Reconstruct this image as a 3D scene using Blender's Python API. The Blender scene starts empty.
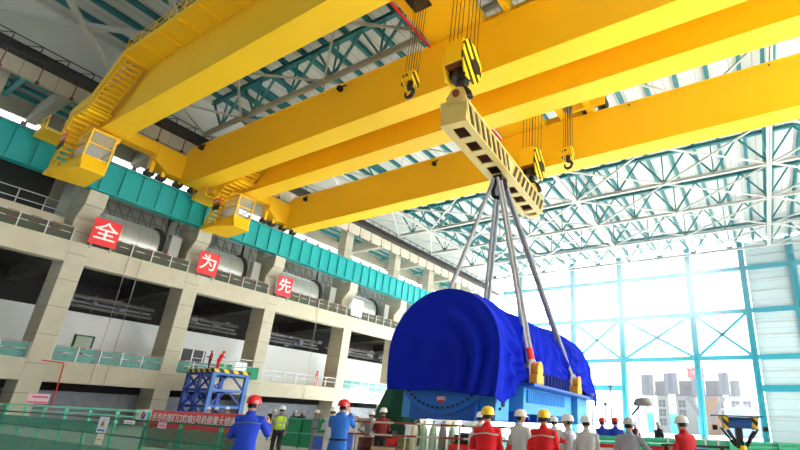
import bpy, bmesh, math, random
from mathutils import Vector, Matrix
random.seed(7)
HAZE = 0.0006; GLAREHAZE = .01; SUN = 62
PI = math.pi
S = bpy.context.scene
COL = S.collection

# ------------------------------------------------------------------ materials
def lin(c):
    return tuple((v/12.92 if v <= .04045 else ((v+.055)/1.055)**2.4) for v in c)
def rgb(r, g, b):
    return lin((r/255, g/255, b/255))
MATS = {}
def mat(name, col, rough=.55, metal=0., var=.0, scale=3., bump=0., alpha=None, lines=None, coat=0.):
    m = bpy.data.materials.new(name); m.use_nodes = True
    nt = m.node_tree; N = nt.nodes; L = nt.links
    b = N['Principled BSDF']
    b.inputs['Base Color'].default_value = (*col, 1)
    b.inputs['Roughness'].default_value = rough
    b.inputs['Metallic'].default_value = metal
    if coat: b.inputs['Coat Weight'].default_value = coat
    if var or bump or lines:
        tc = N.new('ShaderNodeTexCoord')
        no = N.new('ShaderNodeTexNoise'); no.inputs['Scale'].default_value = scale
        no.inputs['Detail'].default_value = 5
        L.new(tc.outputs['Object'], no.inputs['Vector'])
        last = None
        if var:
            mx = N.new('ShaderNodeMix'); mx.data_type = 'RGBA'
            mx.inputs[6].default_value = (*[min(1, c*(1+var)) for c in col], 1)
            mx.inputs[7].default_value = (*[c*(1-var) for c in col], 1)
            L.new(no.outputs['Fac'], mx.inputs[0]); last = mx.outputs[2]
        if lines:
            # formwork joints: thin darker lines every lines metres up the Z axis
            sp = N.new('ShaderNodeSeparateXYZ'); L.new(tc.outputs['Object'], sp.inputs[0])
            a = N.new('ShaderNodeMath'); a.operation = 'DIVIDE'; a.inputs[1].default_value = lines[0]
            L.new(sp.outputs[lines[2] if len(lines) > 2 else 2], a.inputs[0])
            f = N.new('ShaderNodeMath'); f.operation = 'FRACT'; L.new(a.outputs[0], f.inputs[0])
            c = N.new('ShaderNodeMath'); c.operation = 'LESS_THAN'; c.inputs[1].default_value = lines[1]
            L.new(f.outputs[0], c.inputs[0])
            m2 = N.new('ShaderNodeMix'); m2.data_type = 'RGBA'
            if last: L.new(last, m2.inputs[6])
            else: m2.inputs[6].default_value = (*col, 1)
            m2.inputs[7].default_value = (*[c_*.45 for c_ in col], 1)
            L.new(c.outputs[0], m2.inputs[0]); last = m2.outputs[2]
        if last: L.new(last, b.inputs['Base Color'])
        if bump:
            bp = N.new('ShaderNodeBump'); bp.inputs['Strength'].default_value = bump
            L.new(no.outputs['Fac'], bp.inputs['Height']); L.new(bp.outputs[0], b.inputs['Normal'])
    if alpha is not None:
        b.inputs['Alpha'].default_value = alpha
    MATS[name] = m
    return m
def stripes(name, c1, c2, period, direction=(0, 1, 1), rough=.5, duty=.5):
    m = bpy.data.materials.new(name); m.use_nodes = True
    nt = m.node_tree; N = nt.nodes; L = nt.links; b = N['Principled BSDF']
    tc = N.new('ShaderNodeTexCoord')
    d = N.new('ShaderNodeVectorMath'); d.operation = 'DOT_PRODUCT'; d.inputs[1].default_value = direction
    L.new(tc.outputs['Object'], d.inputs[0])
    a = N.new('ShaderNodeMath'); a.operation = 'DIVIDE'; a.inputs[1].default_value = period
    L.new(d.outputs['Value'], a.inputs[0])
    f = N.new('ShaderNodeMath'); f.operation = 'FRACT'; L.new(a.outputs[0], f.inputs[0])
    c = N.new('ShaderNodeMath'); c.operation = 'LESS_THAN'; c.inputs[1].default_value = duty
    L.new(f.outputs[0], c.inputs[0])
    mx = N.new('ShaderNodeMix'); mx.data_type = 'RGBA'
    mx.inputs[6].default_value = (*c1, 1); mx.inputs[7].default_value = (*c2, 1)
    L.new(c.outputs[0], mx.inputs[0]); L.new(mx.outputs[2], b.inputs['Base Color'])
    b.inputs['Roughness'].default_value = rough
    MATS[name] = m
    return m

CONC = mat('concrete', rgb(194, 187, 166), .85, var=.16, scale=1.2, bump=.08)
CONCL = mat('cast concrete with joints', rgb(192, 186, 166), .85, var=.14, scale=1.2, bump=.08, lines=(2.05, .022))
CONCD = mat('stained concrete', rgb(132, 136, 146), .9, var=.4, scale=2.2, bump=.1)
FLOORM = mat('floor', rgb(200, 205, 206), .6, var=.12, scale=.6)
GROUND = mat('ground', rgb(222, 218, 210), .9, var=.08, scale=.2)
SHADECONC = mat('shade darkened concrete', rgb(84, 80, 72), .9, var=.25, scale=.8)  # darkened concrete, paints bay shade into the upper slab and cross beams
DARK = mat('dark tone and painted shade', rgb(58, 56, 54), .9, var=.3, scale=1.5)  # paints bay shade into the side bay rear wall; plain dark colour elsewhere
WHITEP = mat('white partition', rgb(236, 237, 240), .6)
YEL = mat('crane yellow', rgb(255, 201, 0), .6, var=.03, scale=.6)
YELD = mat('safety yellow', rgb(250, 200, 10), .5)
TEAL = mat('runway teal', rgb(0, 158, 160), .45, var=.05, scale=1.0)
TEALD = mat('truss teal', rgb(38, 118, 124), .5, var=.08)
TEALE = mat('facade cyan', rgb(0, 140, 160), .5)
PALE = mat('pale steel', rgb(182, 184, 180), .55, var=.06)
ROOF = mat('roof sheet', rgb(210, 213, 208), .7, var=.06, scale=.5, lines=(.9, .06, 0))
CLAD = mat('cladding sheet', rgb(186, 206, 210), .6, lines=(1.5, .03))
BLACK = mat('black', rgb(22, 21, 22), .5)
GREY = mat('grey steel', rgb(140, 142, 142), .5, metal=.3)
STEEL = mat('galvanised', rgb(200, 203, 205), .4, metal=.4)
ROPE = mat('wire rope', rgb(92, 62, 28), .6)
SLING = mat('sling webbing', rgb(160, 162, 168), .8, bump=.5, scale=9, var=.2)
KHAKI = mat('spreader paint', rgb(215, 190, 112), .5, var=.08, scale=1.2)
TARP = mat('blue tarpaulin', rgb(6, 32, 176), .95, var=.12, scale=1.6, bump=.25)
TARP.node_tree.nodes['Principled BSDF'].inputs['Specular IOR Level'].default_value = .15
STB = mat('stator blue', rgb(16, 88, 190), .4, var=.04)
STB_LIT = mat('stator blue lit side', rgb(70, 165, 235), .4)  # lighter copy of stator blue, paints light falling on the side boxes
ORANGE = mat('orange lug', rgb(245, 168, 40), .5)
RED = mat('red', rgb(214, 22, 28), .5)
REDB = mat('red banner', rgb(232, 40, 44), .65)
REDS = mat('red sign', rgb(236, 38, 46), .5)
WHITE = mat('white', rgb(240, 240, 240), .5)
TANK = mat('tank lagging', rgb(196, 196, 190), .35, metal=.35, var=.08, scale=2, lines=(1.1, .03, 1))
GREENN = mat('green mesh', rgb(20, 150, 122), .8, var=.15, scale=3, alpha=.42)
GREENF = mat('green sheet', rgb(10, 140, 92), .7, var=.12, scale=2)
MINT = mat('mint paint', rgb(66, 196, 150), .5)
GNET = mat('grey green netting', rgb(78, 86, 70), .8, var=.15, alpha=.85)
GLASST = mat('green balustrade panel', rgb(50, 150, 140), .3, alpha=.6, var=.15, scale=2)
GTARP = mat('dark green tarpaulin', rgb(14, 84, 58), .8, var=.2, bump=.3)
BLUE = mat('tower blue', rgb(24, 62, 168), .45, var=.08)
BLUED = mat('deep blue', rgb(20, 44, 150), .5)
GLASS = mat('cab glass', rgb(170, 180, 186), .08, alpha=.35)
SKIN = mat('skin', rgb(196, 140, 108), .6)
HAIR = mat('hair', rgb(20, 18, 17), .7)
BOOT = mat('boots', rgb(30, 28, 28), .6)
C_BLUE = mat('royal blue coverall', rgb(18, 58, 190), .85, var=.12, scale=6, bump=.2)
C_LBLUE = mat('mid blue coverall', rgb(38, 110, 205), .85, var=.12, scale=6, bump=.2)
C_RED = mat('red coverall', rgb(214, 14, 26), .85, var=.12, scale=6, bump=.2)
C_GREY = mat('light grey uniform', rgb(192, 194, 200), .85, var=.1, scale=6, bump=.2)
C_DGREY = mat('mid grey uniform', rgb(128, 128, 138), .85, var=.1, scale=6, bump=.2)
C_DARK = mat('dark cloth', rgb(32, 32, 38), .85)
HIVIS = mat('hi vis', rgb(196, 245, 30), .7)
SILVER = mat('reflective tape', rgb(176, 176, 170), .4)
H_RED = mat('red helmet', rgb(214, 16, 22), .3, coat=.3)
H_YEL = mat('yellow helmet', rgb(250, 205, 10), .3, coat=.3)
H_WHI = mat('white helmet', rgb(238, 238, 236), .3, coat=.3)
H_GRY = mat('grey helmet', rgb(176, 178, 182), .35, coat=.3)
H_ORG = mat('orange helmet', rgb(240, 110, 20), .3, coat=.3)
OUTG = mat('outdoor grey', rgb(62, 62, 68), .8, var=.1, scale=.4)
OUTL = mat('outdoor pale', rgb(128, 126, 126), .8, var=.05)
OUTD = mat('outdoor dark panel', rgb(52, 52, 62), .7, lines=(1.4, .12, 0))
WINDK = mat('outdoor window', rgb(36, 40, 54), .3)
BRICK = mat('outdoor ochre', rgb(120, 84, 58), .8, var=.2, scale=.6)
FINEHAZ = stripes('fine hazard stripes', rgb(235, 190, 20), rgb(18, 17, 16), .13, (.7, .7, .7))
REDWHITE = stripes('red and white bands', rgb(196, 190, 180), rgb(150, 40, 34), 1.2, (1, 1, .0))
BLKYEL = stripes('black and yellow hazard', rgb(250, 200, 20), rgb(18, 17, 16), .5, (.7, .7, .7))
BLKYELH = stripes('hazard edge', rgb(245, 205, 40), rgb(18, 17, 16), .62, (.75, .75, .6))
HOOKST = stripes('hook block stripes', rgb(252, 205, 10), rgb(14, 13, 12), .62, (0, .75, .75))

# ------------------------------------------------------------------ mesh builder
class MB:
    def __init__(self): self.bm = bmesh.new(); self.mi = 0
    def _mk(self, before):
        if self.mi:
            self.bm.faces.ensure_lookup_table()
            for f in self.bm.faces[before:]: f.material_index = self.mi
    def box(self, c, s, R=None):
        n0 = len(self.bm.faces); c = Vector(c); R = R or Matrix.Identity(3)
        vs = [self.bm.verts.new(c + R @ Vector((x*s[0]/2, y*s[1]/2, z*s[2]/2))) for x in (-1, 1) for y in (-1, 1) for z in (-1, 1)]
        for f in ((0, 1, 3, 2), (4, 6, 7, 5), (0, 4, 5, 1), (2, 3, 7, 6), (0, 2, 6, 4), (1, 5, 7, 3)):
            self.bm.faces.new([vs[i] for i in f])
        self._mk(n0); return self
    def bb(self, x0, x1, y0, y1, z0, z1):
        return self.box(((x0+x1)/2, (y0+y1)/2, (z0+z1)/2), (abs(x1-x0), abs(y1-y0), abs(z1-z0)))
    def beam(self, p, q, w, h=None, up=(0, 0, 1)):
        p, q = Vector(p), Vector(q); h = h or w; d = q-p; l = d.length
        if l < 1e-6: return self
        z = d/l; u = Vector(up)
        if abs(z.dot(u)) > .98: u = Vector((0, 1, 0))
        x = u.cross(z).normalized(); y = z.cross(x)
        R = Matrix((x, y, z)).transposed()
        return self.box((p+q)/2, (w, h, l), R)
    def ibeam(self, p, q, w, h, t, up=(0, 0, 1)):
        p, q = Vector(p), Vector(q); z = (q-p).normalized(); u = Vector(up)
        if abs(z.dot(u)) > .98: u = Vector((0, 1, 0))
        x = u.cross(z).normalized(); y = z.cross(x)
        self.beam(p, q, t, h, up)
        for s in (-1, 1):
            o = y*s*(h/2-t/2); self.beam(p+o, q+o, w, t, up)
        return self
    def cyl(self, p, q, r, seg=12, r2=None, cap=True):
        n0 = len(self.bm.faces)
        p, q = Vector(p), Vector(q); r2 = r if r2 is None else r2
        z = (q-p).normalized(); u = Vector((0, 0, 1)) if abs(z.z) < .95 else Vector((0, 1, 0))
        x = u.cross(z).normalized(); y = z.cross(x)
        a = [self.bm.verts.new(p+(x*math.cos(t)+y*math.sin(t))*r) for t in [2*PI*i/seg for i in range(seg)]]
        b = [self.bm.verts.new(q+(x*math.cos(t)+y*math.sin(t))*r2) for t in [2*PI*i/seg for i in range(seg)]]
        for i in range(seg):
            j = (i+1) % seg; self.bm.faces.new((a[i], a[j], b[j], b[i]))
        if cap: self.bm.faces.new(a[::-1]); self.bm.faces.new(b)
        self._mk(n0); return self
    def tube(self, pts, r, seg=8, closed=False):
        rings = []; pts = [Vector(p) for p in pts]; n = len(pts)
        n0 = len(self.bm.faces)
        for i, p in enumerate(pts):
            if closed: d = pts[(i+1) % n]-pts[i-1]
            else: d = pts[min(i+1, n-1)]-pts[max(i-1, 0)]
            d.normalize(); u = Vector((0, 0, 1)) if abs(d.z) < .9 else Vector((1, 0, 0))
            x = u.cross(d).normalized(); y = d.cross(x)
            rr = r[i] if isinstance(r, (list, tuple)) else r
            rings.append([self.bm.verts.new(p+(x*math.cos(t)+y*math.sin(t))*rr) for t in [2*PI*k/seg for k in range(seg)]])
        m = n if closed else n-1
        for i in range(m):
            a, b = rings[i], rings[(i+1) % n]
            for k in range(seg):
                j = (k+1) % seg; self.bm.faces.new((a[k], a[j], b[j], b[k]))
        if not closed:
            self.bm.faces.new(rings[0][::-1]); self.bm.faces.new(rings[-1])
        self._mk(n0); return self
    def prism(self, poly, vec):
        n0 = len(self.bm.faces); vec = Vector(vec)
        a = [self.bm.verts.new(Vector(p)) for p in poly]; b = [self.bm.verts.new(Vector(p)+vec) for p in poly]
        n = len(a)
        self.bm.faces.new(a[::-1]); self.bm.faces.new(b)
        for i in range(n):
            j = (i+1) % n; self.bm.faces.new((a[i], a[j], b[j], b[i]))
        self._mk(n0); return self
    def loft(self, rings, cap=True, closed=True):
        n0 = len(self.bm.faces)
        R = [[self.bm.verts.new(Vector(p)) for p in r] for r in rings]
        for a, b in zip(R, R[1:]):
            n = len(a)
            for k in range(n if closed else n-1):
                j = (k+1) % n; self.bm.faces.new((a[k], a[j], b[j], b[k]))
        if cap: self.bm.faces.new(R[0][::-1]); self.bm.faces.new(R[-1])
        self._mk(n0); return self
    def ell(self, c, r, R=None, seg=14, rings=9):
        rr = []; c = Vector(c); R = R or Matrix.Identity(3)
        for i in range(1, rings):
            t = PI*i/rings
            rr.append([c+R @ Vector((r[0]*math.sin(t)*math.cos(a), r[1]*math.sin(t)*math.sin(a), -r[2]*math.cos(t))) for a in [2*PI*k/seg for k in range(seg)]])
        return self.loft(rr)
    def build(self, name, m, parent=None, loc=None, rotz=0, smooth=False, bevel=0, solid=0):
        bmesh.ops.recalc_face_normals(self.bm, faces=self.bm.faces)
        me = bpy.data.meshes.new(name); self.bm.to_mesh(me); self.bm.free()
        for mm in (m if isinstance(m, (list, tuple)) else [m]): me.materials.append(mm)
        o = bpy.data.objects.new(name, me); COL.objects.link(o)
        if parent: o.parent = parent
        if loc is not None: o.location = loc
        if rotz: o.rotation_euler.z = rotz
        if smooth:
            for p in me.polygons: p.use_smooth = True
            try: me.set_sharp_from_angle(angle=math.radians(40))
            except Exception: pass
        if solid:
            md = o.modifiers.new('s', 'SOLIDIFY'); md.thickness = solid; md.offset = 0
        if bevel:
            md = o.modifiers.new('b', 'BEVEL'); md.width = bevel; md.segments = 2; md.limit_method = 'ANGLE'
        return o
def tag(o, label=None, cat=None, group=None, kind=None):
    if label: o['label'] = label
    if cat: o['category'] = cat
    if group: o['group'] = group
    if kind: o['kind'] = kind
    return o
def empty(name, loc, rotz=0, label=None, cat=None, group=None, kind=None):
    o = bpy.data.objects.new(name, None); COL.objects.link(o)
    o.location = loc; o.rotation_euler.z = rotz; o.empty_display_size = .2
    return tag(o, label, cat, group, kind)
def kids(o): return [c for c in COL.objects if c.parent == o]
KIDS = {}
def dup(root, loc, rotz=0, label=None, parent=None):
    c = root.copy(); COL.objects.link(c)
    if parent is None:
        c.location = loc; c.rotation_euler.z = rotz
        if label: c['label'] = label
    else: c.parent = parent
    for ch in list(root.children): dup(ch, None, parent=c)
    return c
def text_mesh(body, size, name, m, parent, M, extrude=.01, align='CENTER', sx=1.0):
    cu = bpy.data.curves.new(name, 'FONT'); cu.body = body; cu.size = size
    cu.align_x = align; cu.align_y = 'CENTER'; cu.extrude = extrude; cu.offset = size*.012
    t = bpy.data.objects.new(name, cu); COL.objects.link(t)
    bpy.context.view_layer.update()
    me = bpy.data.meshes.new_from_object(t.evaluated_get(bpy.context.evaluated_depsgraph_get()))
    bpy.data.objects.remove(t)
    me.transform(Matrix.Diagonal((sx, 1, 1, 1))); me.transform(M)
    me.materials.clear(); me.materials.append(m)
    o = bpy.data.objects.new(name, me); COL.objects.link(o); o.parent = parent
    return o
ORD = ['first', 'second', 'third', 'fourth', 'fifth', 'sixth', 'seventh', 'eighth', 'ninth', 'tenth', 'eleventh', 'twelfth']

# ------------------------------------------------------------------ setting
XW = -45.0                                   # face of the concrete frame
D1, D1B, D2, D2B = 4.42, 2.92, 13.27, 11.65  # deck tops and soffits
tag(MB().bb(-60, 40, -28, 81, -.3, 0).build('floor', FLOORM), 'pale concrete floor of the turbine hall', 'floor', kind='structure')
tag(MB().bb(-160, 220, 81, 330, -.5, -.05).bb(40, 220, -120, 81, -.5, -.05).build('trim_1', GROUND), 'bare ground outside, plus an unseen right strip added for bounce light', 'ground', kind='structure')  # right-hand strip is unseen, added to bounce sunlight into the hall
w = tag(MB().bb(-58.4, -58, -6, 82, 0, 18.2).bb(-58.4, -58, -6, 34, 16.3, 23).build('wall_left', DARK), 'rear wall of the side bay with a strip of daylight', 'wall', kind='structure')  # dark colour paints in the shade inside the side bay
tag(MB().bb(-50.2, -50, -6, 81, D1+.0, 8.8).build('wall_partition', WHITEP), 'white partition standing on the lower deck', 'wall', kind='structure')
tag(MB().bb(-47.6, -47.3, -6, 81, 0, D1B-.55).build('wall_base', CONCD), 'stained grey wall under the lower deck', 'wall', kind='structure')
tag(MB().bb(-60, 40, -28.4, -28, 0, 32).build('wall_back_blocker', DARK), 'unseen wall added behind the viewer to dim light from there', 'wall', kind='structure')  # unseen, added and kept dark to dim faces turned to the viewer
tag(MB().bb(35, 35.3, -28, 9, 0, 31).build('wall_right_blocker', CONC), 'unseen wall added at right beside the viewer to block light', 'wall', kind='structure')  # unseen, added to cut light from the front right
cl = tag(MB().bb(-46.5, 34, -28, 80.5, 31.35, 31.55).build('ceiling', ROOF), 'pale corrugated roof sheeting', 'ceiling', kind='structure')
tag(MB().bb(-46.6, -46.45, -28, 80.5, 26.3, 31.5).build('wall_eave', ROOF), 'pale sheeting closing the eave above the left columns', 'wall', kind='structure')
k = 0
x = -44.2
while x < 33:
    MB().ibeam((x, -8, 31.15), (x, 80, 31.15), .34, .4, .05).build('purlin', TEALD, cl); x += 2.55

# deck slabs and edge beams
tag(MB().bb(-58, -45.9, -6, 80, D1-.35, D1).build('deck_slab', CONC), 'lower concrete deck slab behind the lower edge beam', 'deck')
tag(MB().bb(-58, -45.9, -6, 80, D2-.35, D2).build('deck_slab', SHADECONC), 'upper concrete deck slab behind the upper edge beam', 'deck')
def edge_beam(z0, z1, label):
    o = MB().bb(XW-.9, XW, -6, 80, z0, z1).build('edge_beam', CONC, bevel=.03)
    tag(o, label, 'beam')
edge_beam(D1B, D1, 'lower concrete edge beam carrying the first deck')
edge_beam(D2B, D2, 'upper concrete edge beam under the row of red signs')

# columns:  right-hand edge of each front face (Y)
CY = [6.0, 13.45, 21.9, 30.05, 40.9, 50.7, 59.2, 67.4, 75.4]
names = {1: 'beside the leftmost red sign board', 2: 'beside the second red sign board from the left', 3: 'beside the third red sign board from the left',
         4: 'beside the white sign board'}
for i, y1 in enumerate(CY):
    y0 = y1-1.25
    if i == 0: lab = 'concrete column cut by the left edge of the picture'
    elif i in names: lab = 'concrete frame column %s' % names[i]
    else: lab = 'concrete frame column rising behind the blue tarpaulin, %s of that row' % ('nearest', 'second', 'third', 'farthest')[i-5]
    t = empty('concrete_column', (XW, (y0+y1)/2, 0), 0, lab, 'column')
    h = (y1-y0)/2
    b = MB(); b.bb(-2.3, .02, -h, h, 0, D2)
    b.build('lower_shaft', CONCL, t, bevel=.04)
    b = MB()
    prof = [(-3.6, D2), (-1.1, D2), (-1.1, 15.4), (-.05, 16.5), (-.05, 17.72), (-3.6, 17.72)]
    b.prism([(px, -h, pz) for px, pz in prof], (0, 2*h, 0)); b.build('corbel', CONCL, t, bevel=.04)
    b = MB(); b.bb(-3.6, -2.2, -h, h, 17.72, 26.2); b.build('upper_shaft', CONCL, t, bevel=.04)
    b = MB(); b.bb(-3.6, -.9, -h-.2, h+.2, 26.2, 26.75); b.build('bearing_block', CONC, t)
    b = MB(); b.bb(-13, -2.3, -.4, .4, D2-1.5, D2-.36); b.build('cross_beam', SHADECONC, t)

# teal crane runway girder
rg = empty('crane_runway_girder', (XW, 0, 0), 0, 'long teal steel runway girder on the column corbels', 'girder')
z0, z1 = 17.74, 20.4
MB().bb(-.1, .02, -3, 79, z0, z1).build('web', TEAL, rg)
MB().bb(-.5, .2, -3, 79, z0, z0+.09).build('lower_flange', TEAL, rg)
MB().bb(-.5, .2, -3, 79, z1-.09, z1).build('upper_flange', TEAL, rg)
MB().bb(-.07, .07, -3, 79, z1, z1+.16).build('rail', GREY, rg)
st0 = None; y = 1.7; k = 0
while y < 78:
    if st0 is None:
        st0 = MB().bb(.02, .17, -.025, .025, z0+.09, z1-.09).build('stiffener', TEAL, rg, loc=(0, y, 0))
    else:
        c = st0.copy(); COL.objects.link(c); c.location = (0, y, 0)
    y += 1.36; k += 1
# concrete eave beam, dark eave gallery
tag(MB().bb(-46.1, -45.75, -3, 79, 24.55, 25.85).build('eave_beam', mat('precast panels', rgb(196, 190, 172), .8, var=.1, lines=(2.05, .02, 1)), bevel=.02), 'pale concrete eave beam running along the tops of the upper columns', 'beam')
eg = empty('eave_gallery', (-45.35, 0, 25.95), 0, 'dark steel service gallery under the left roof edge', 'gallery')
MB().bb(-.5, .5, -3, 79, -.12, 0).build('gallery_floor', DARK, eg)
b = MB()
for zz in (.55, 1.1): b.beam((.5, -3, zz), (.5, 79, zz), .06)
y = -3
while y < 79:
    b.beam((.5, y, 0), (.5, y, 1.1), .06); b.beam((.5, y, 0), (.5, y+1.6, 1.1), .05); y += 1.6
b.build('gallery_railing', BLACK, eg)
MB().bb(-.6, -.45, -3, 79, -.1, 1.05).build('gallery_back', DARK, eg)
y = 3.0; dr = None
HANG = mat('hanger red', rgb(110, 40, 34), .7)
while y < 78:
    if dr is None: dr = MB().beam((.3, 0, -1.7), (.3, 0, -.1), .06).box((.3, 0, -1.75), (.2, .2, .2)).build('hanger', HANG, eg, loc=(0, y, 0))
    else:
        c = dr.copy(); COL.objects.link(c); c.location = (0, y, 0)
    y += 2.05
# side bay roof with teal purlins, rafters and a strip of daylight in its rear wall
ar = empty('side_bay_roof', (-50, 0, 26.2), 0, 'pale roof of the left side bay with teal purlins', 'roof')
MB().bb(-4.2, 3.8, -6, 80, .12, .25).build('roof_sheet', ROOF, ar)
for xx in (2.6, 1.0, -.6, -2.2):
    MB().ibeam((xx, -6, -.15), (xx, 80, -.15), .28, .28, .05).build('purlin', TEAL, ar)
for i, y1 in enumerate(CY[:-1]):
    ym = (y1+CY[i+1])/2-.6
    for dy in (-2.2, 2.2): MB().beam((3.2, ym+dy, -.3), (-3.0, ym+dy, -.3), .3, .35).build('cross_tie', TEAL, ar)
    o = MB().bb(-3.6, 3.85, -.35, .35, -.65, .65).build('concrete_rafter', CONC, None, loc=(-50, ym, 25.2), bevel=.03)
    tag(o, 'concrete rafter of the side bay roof above the %s' % ['leftmost bay', 'bay right of the first red sign', 'bay right of the second red sign', 'bay right of the third red sign', 'bay right of the white sign', 'bay just behind the tarpaulin', 'next to last far bay', 'last far bay'][i], 'rafter', 'side bay rafters')
tag(MB().bb(-53.9, -53.6, -6, 33, 18.2, 23.5).bb(-53.9, -53.6, -6, 80, 24.9, 26.3).build('wall_upper', CONC), 'upper rear wall of the side bay with a slit of daylight', 'wall', kind='structure')
y = -4; 
while y < 80:
    MB().bb(-53.85, -53.65, y, y+.35, 23.5, 24.6).build('mullion', GREY, bpy.data.objects['wall_upper']); y += 2.1

# ------------------------------------------------------------------ bays: signs, rails, tanks
SIGNS = [(14.0, '全'), (22.15, '为'), (30.45, '先'), (41.2, '')]
for i, (yc, ch) in enumerate(SIGNS):
    white = ch == ''
    lab = ('blank white sign board on the upper deck edge' if white else
           'red sign board with the white character %s on the upper deck edge' % ch)
    t = empty('sign_board', (XW+.06, yc, D2+.1), 0, lab, 'sign', 'sign boards along the upper deck')
    MB().bb(0, .07, -.9, .9, .1, 2.25).build('panel', WHITE if white else REDS, t)
    MB().bb(-.06, 0, -.7, -.6, -.3, 2.1).bb(-.06, 0, .6, .7, -.3, 2.1).build('bracket', GREY, t)
    if ch:
        M = Matrix.Translation((.085, 0, 1.17)) @ Matrix(((0, 0, 1, 0), (1, 0, 0, 0), (0, 1, 0, 0), (0, 0, 0, 1)))
        text_mesh(ch, 1.6, 'lettering', WHITE, t, M, .012)
bayname = ['leftmost bay', 'bay right of the first red sign', 'bay right of the second red sign', 'bay right of the third red sign',
           'bay right of the white sign', 'bay just behind the tarpaulin', 'next to last far bay', 'last far bay']
def deck_rail(y0, y1, z, label, net, railm, postm, h=1.12, nn=None, group=None):
    t = empty('guardrail', (XW-.12, y0, z), 0, label, 'guardrail', group)
    L = y1-y0; n = nn or max(2, round(L/1.45))
    for k in range(n+1):
        MB().beam((0, L*k/n, 0), (0, L*k/n, h), .06).build('post', postm, t)
    for zz in (h-.03, h*.55):
        MB().beam((.0, 0, zz), (.0, L, zz), .05).build('rail', railm, t)
    if net: MB().bb(-.06, -.045, 0, L, .03, h*.93).build('infill_panel', net, t)
for i in range(len(CY)-1):
    a, b_ = CY[i]+.02, CY[i+1]-1.27
    a2 = a + (1.2 if 1 <= i <= 4 else 0)
    deck_rail(a2 if i else a, b_, D2, 'red and white banded guardrail on the upper deck, %s' % bayname[i], GNET, REDWHITE, STEEL, group='upper deck guardrails')
    if i < 6:
        deck_rail(a, b_, D1, 'white posted guardrail on the lower deck, %s' % bayname[i], GLASST if i != 3 else None, REDWHITE if i < 3 else STEEL, STEEL, group='lower deck guardrails')
    # lagged tank lying along the bay
    if i >= 1:
        L = b_-a
        t = empty('lagged_tank', (-49.6, a+.4, D2), 0, 'grey lagged horizontal tank on the upper deck, %s' % bayname[i], 'tank', 'tanks on the upper deck')
        yl = L*.70
        b = MB(); R = 2.0
        rings = []
        for (yy, rr) in ((0, .5), (.12, 1.1), (.4, 1.55), (.8, R), (yl, R)):
            rings.append([(rr*math.cos(q), yy, 2.25+rr*math.sin(q)) for q in [2*PI*k/28 for k in range(28)]])
        b.loft(rings); b.build('shell', TANK, t, smooth=True)
        rings = [[(rr*math.cos(q), yy, 2.25+rr*math.sin(q)) for q in [2*PI*k/28 for k in range(28)]] for yy, rr in ((yl, R-.3), (yl, R+.22), (yl+.3, R+.22), (yl+.3, R-.4))]
        MB().loft(rings).build('end_ring', DARK, t, smooth=True)
        for yy in (1.2, yl-.8): MB().bb(-1.3, 1.3, yy-.2, yy+.2, 0, 1.0).build('saddle', GREY, t)
        t = empty('lattice_screen', (-52.4, a, D2), 0, 'pale panel screen with steel lattice behind the tank, %s' % bayname[i], 'screen', 'screens on the upper deck')
        MB().bb(-.1, 0, -1, L+.6, 0, 7.3).build('screen_panel', PALE, t)
        b = MB()
        for k in range(8): b.beam((.05, 0, .6+k*.85), (.05, L, .6+k*.85), .06)
        for k in range(int(L)+1): b.beam((.05, k, 0), (.05, k, 7.2), .06); b.beam((.05, k, 3.0), (.05, k+1, 4.8), .06); b.beam((.05, k+1, 4.8), (.05, k, 6.6), .06)
        b.build('lattice', GREY, t)
        # pale upright cabinet between tank end and next column
        o = MB().bb(-.35, .35, -.45, .45, 0, 3.4).bb(-.4, .4, -.5, .5, 3.4, 3.5).build('vertical_duct', PALE, None, loc=(-47.0, a+L*.88, D2), bevel=.03)
        tag(o, 'pale upright duct beside the tank end, %s' % bayname[i], 'duct', 'upright ducts on the upper deck')
# grey parapet, and a black sheet painting the shade of the leftmost bay
o = MB().bb(-.15, .15, 0, 5.7, 0, .9).build('parapet', CONC, None, loc=(-47.2, 6.2, D2+1.3)); tag(o, 'grey concrete parapet beam crossing the leftmost upper bay', 'parapet')
t = empty('back_handrail', (-48.5, 6.0, D2+2.3), 0, 'thin handrail above the parapet in the leftmost upper bay', 'handrail')
for k in range(5): MB().beam((0, k*1.6, 0), (0, k*1.6, 1.5), .06).build('post', STEEL, t)
for zz in (.75, 1.5): MB().beam((0, 0, zz), (0, 6.6, zz), .06).build('rail', STEEL, t)
tag(MB().bb(-52.5, -52.3, 5.2, 11.7, D2, 20.6).build('shade_screen', BLACK), 'black sheet standing in for the shaded void of the leftmost upper bay', 'sheet')  # paints the dark of an open bay, no sheet hangs there
# pipe rack over the partition, seen in the dark of each bay
PIPE = mat('dark grey pipe', rgb(96, 94, 90), .7); pm = [PIPE, CONCD, PIPE]  # even dark grey pipe colour
for i in range(1, 6):
    a, b_ = CY[i]+.1, CY[i+1]-1.3
    t = empty('pipe_rack', (-49.2, a, 8.85), 0, 'rack of pipes above the white partition, %s' % bayname[i], 'pipe rack', 'pipe racks over the partition')
    L = b_-a
    for k, (zz, r, xx) in enumerate(((.35, .14, .1), (.75, .1, -.3), (1.1, .17, .2))):
        MB().cyl((xx, 0, zz), (xx, L, zz), r, 10).build('pipe', pm[k], t, smooth=True)
    for k in range(4): MB().beam((0, L*(k+.5)/4, 0), (0, L*(k+.5)/4, 1.5), .09).build('support', PIPE, t)
    b = MB()
    for k in range(int(L*1.6)):
        b.box((random.uniform(-.3, .5), random.uniform(0, L), random.uniform(.2, 1.3)), (.3, random.uniform(.2, .7), random.uniform(.15, .4)))
    tag(b.build('fittings', CONCD, t), kind='stuff')
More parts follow.
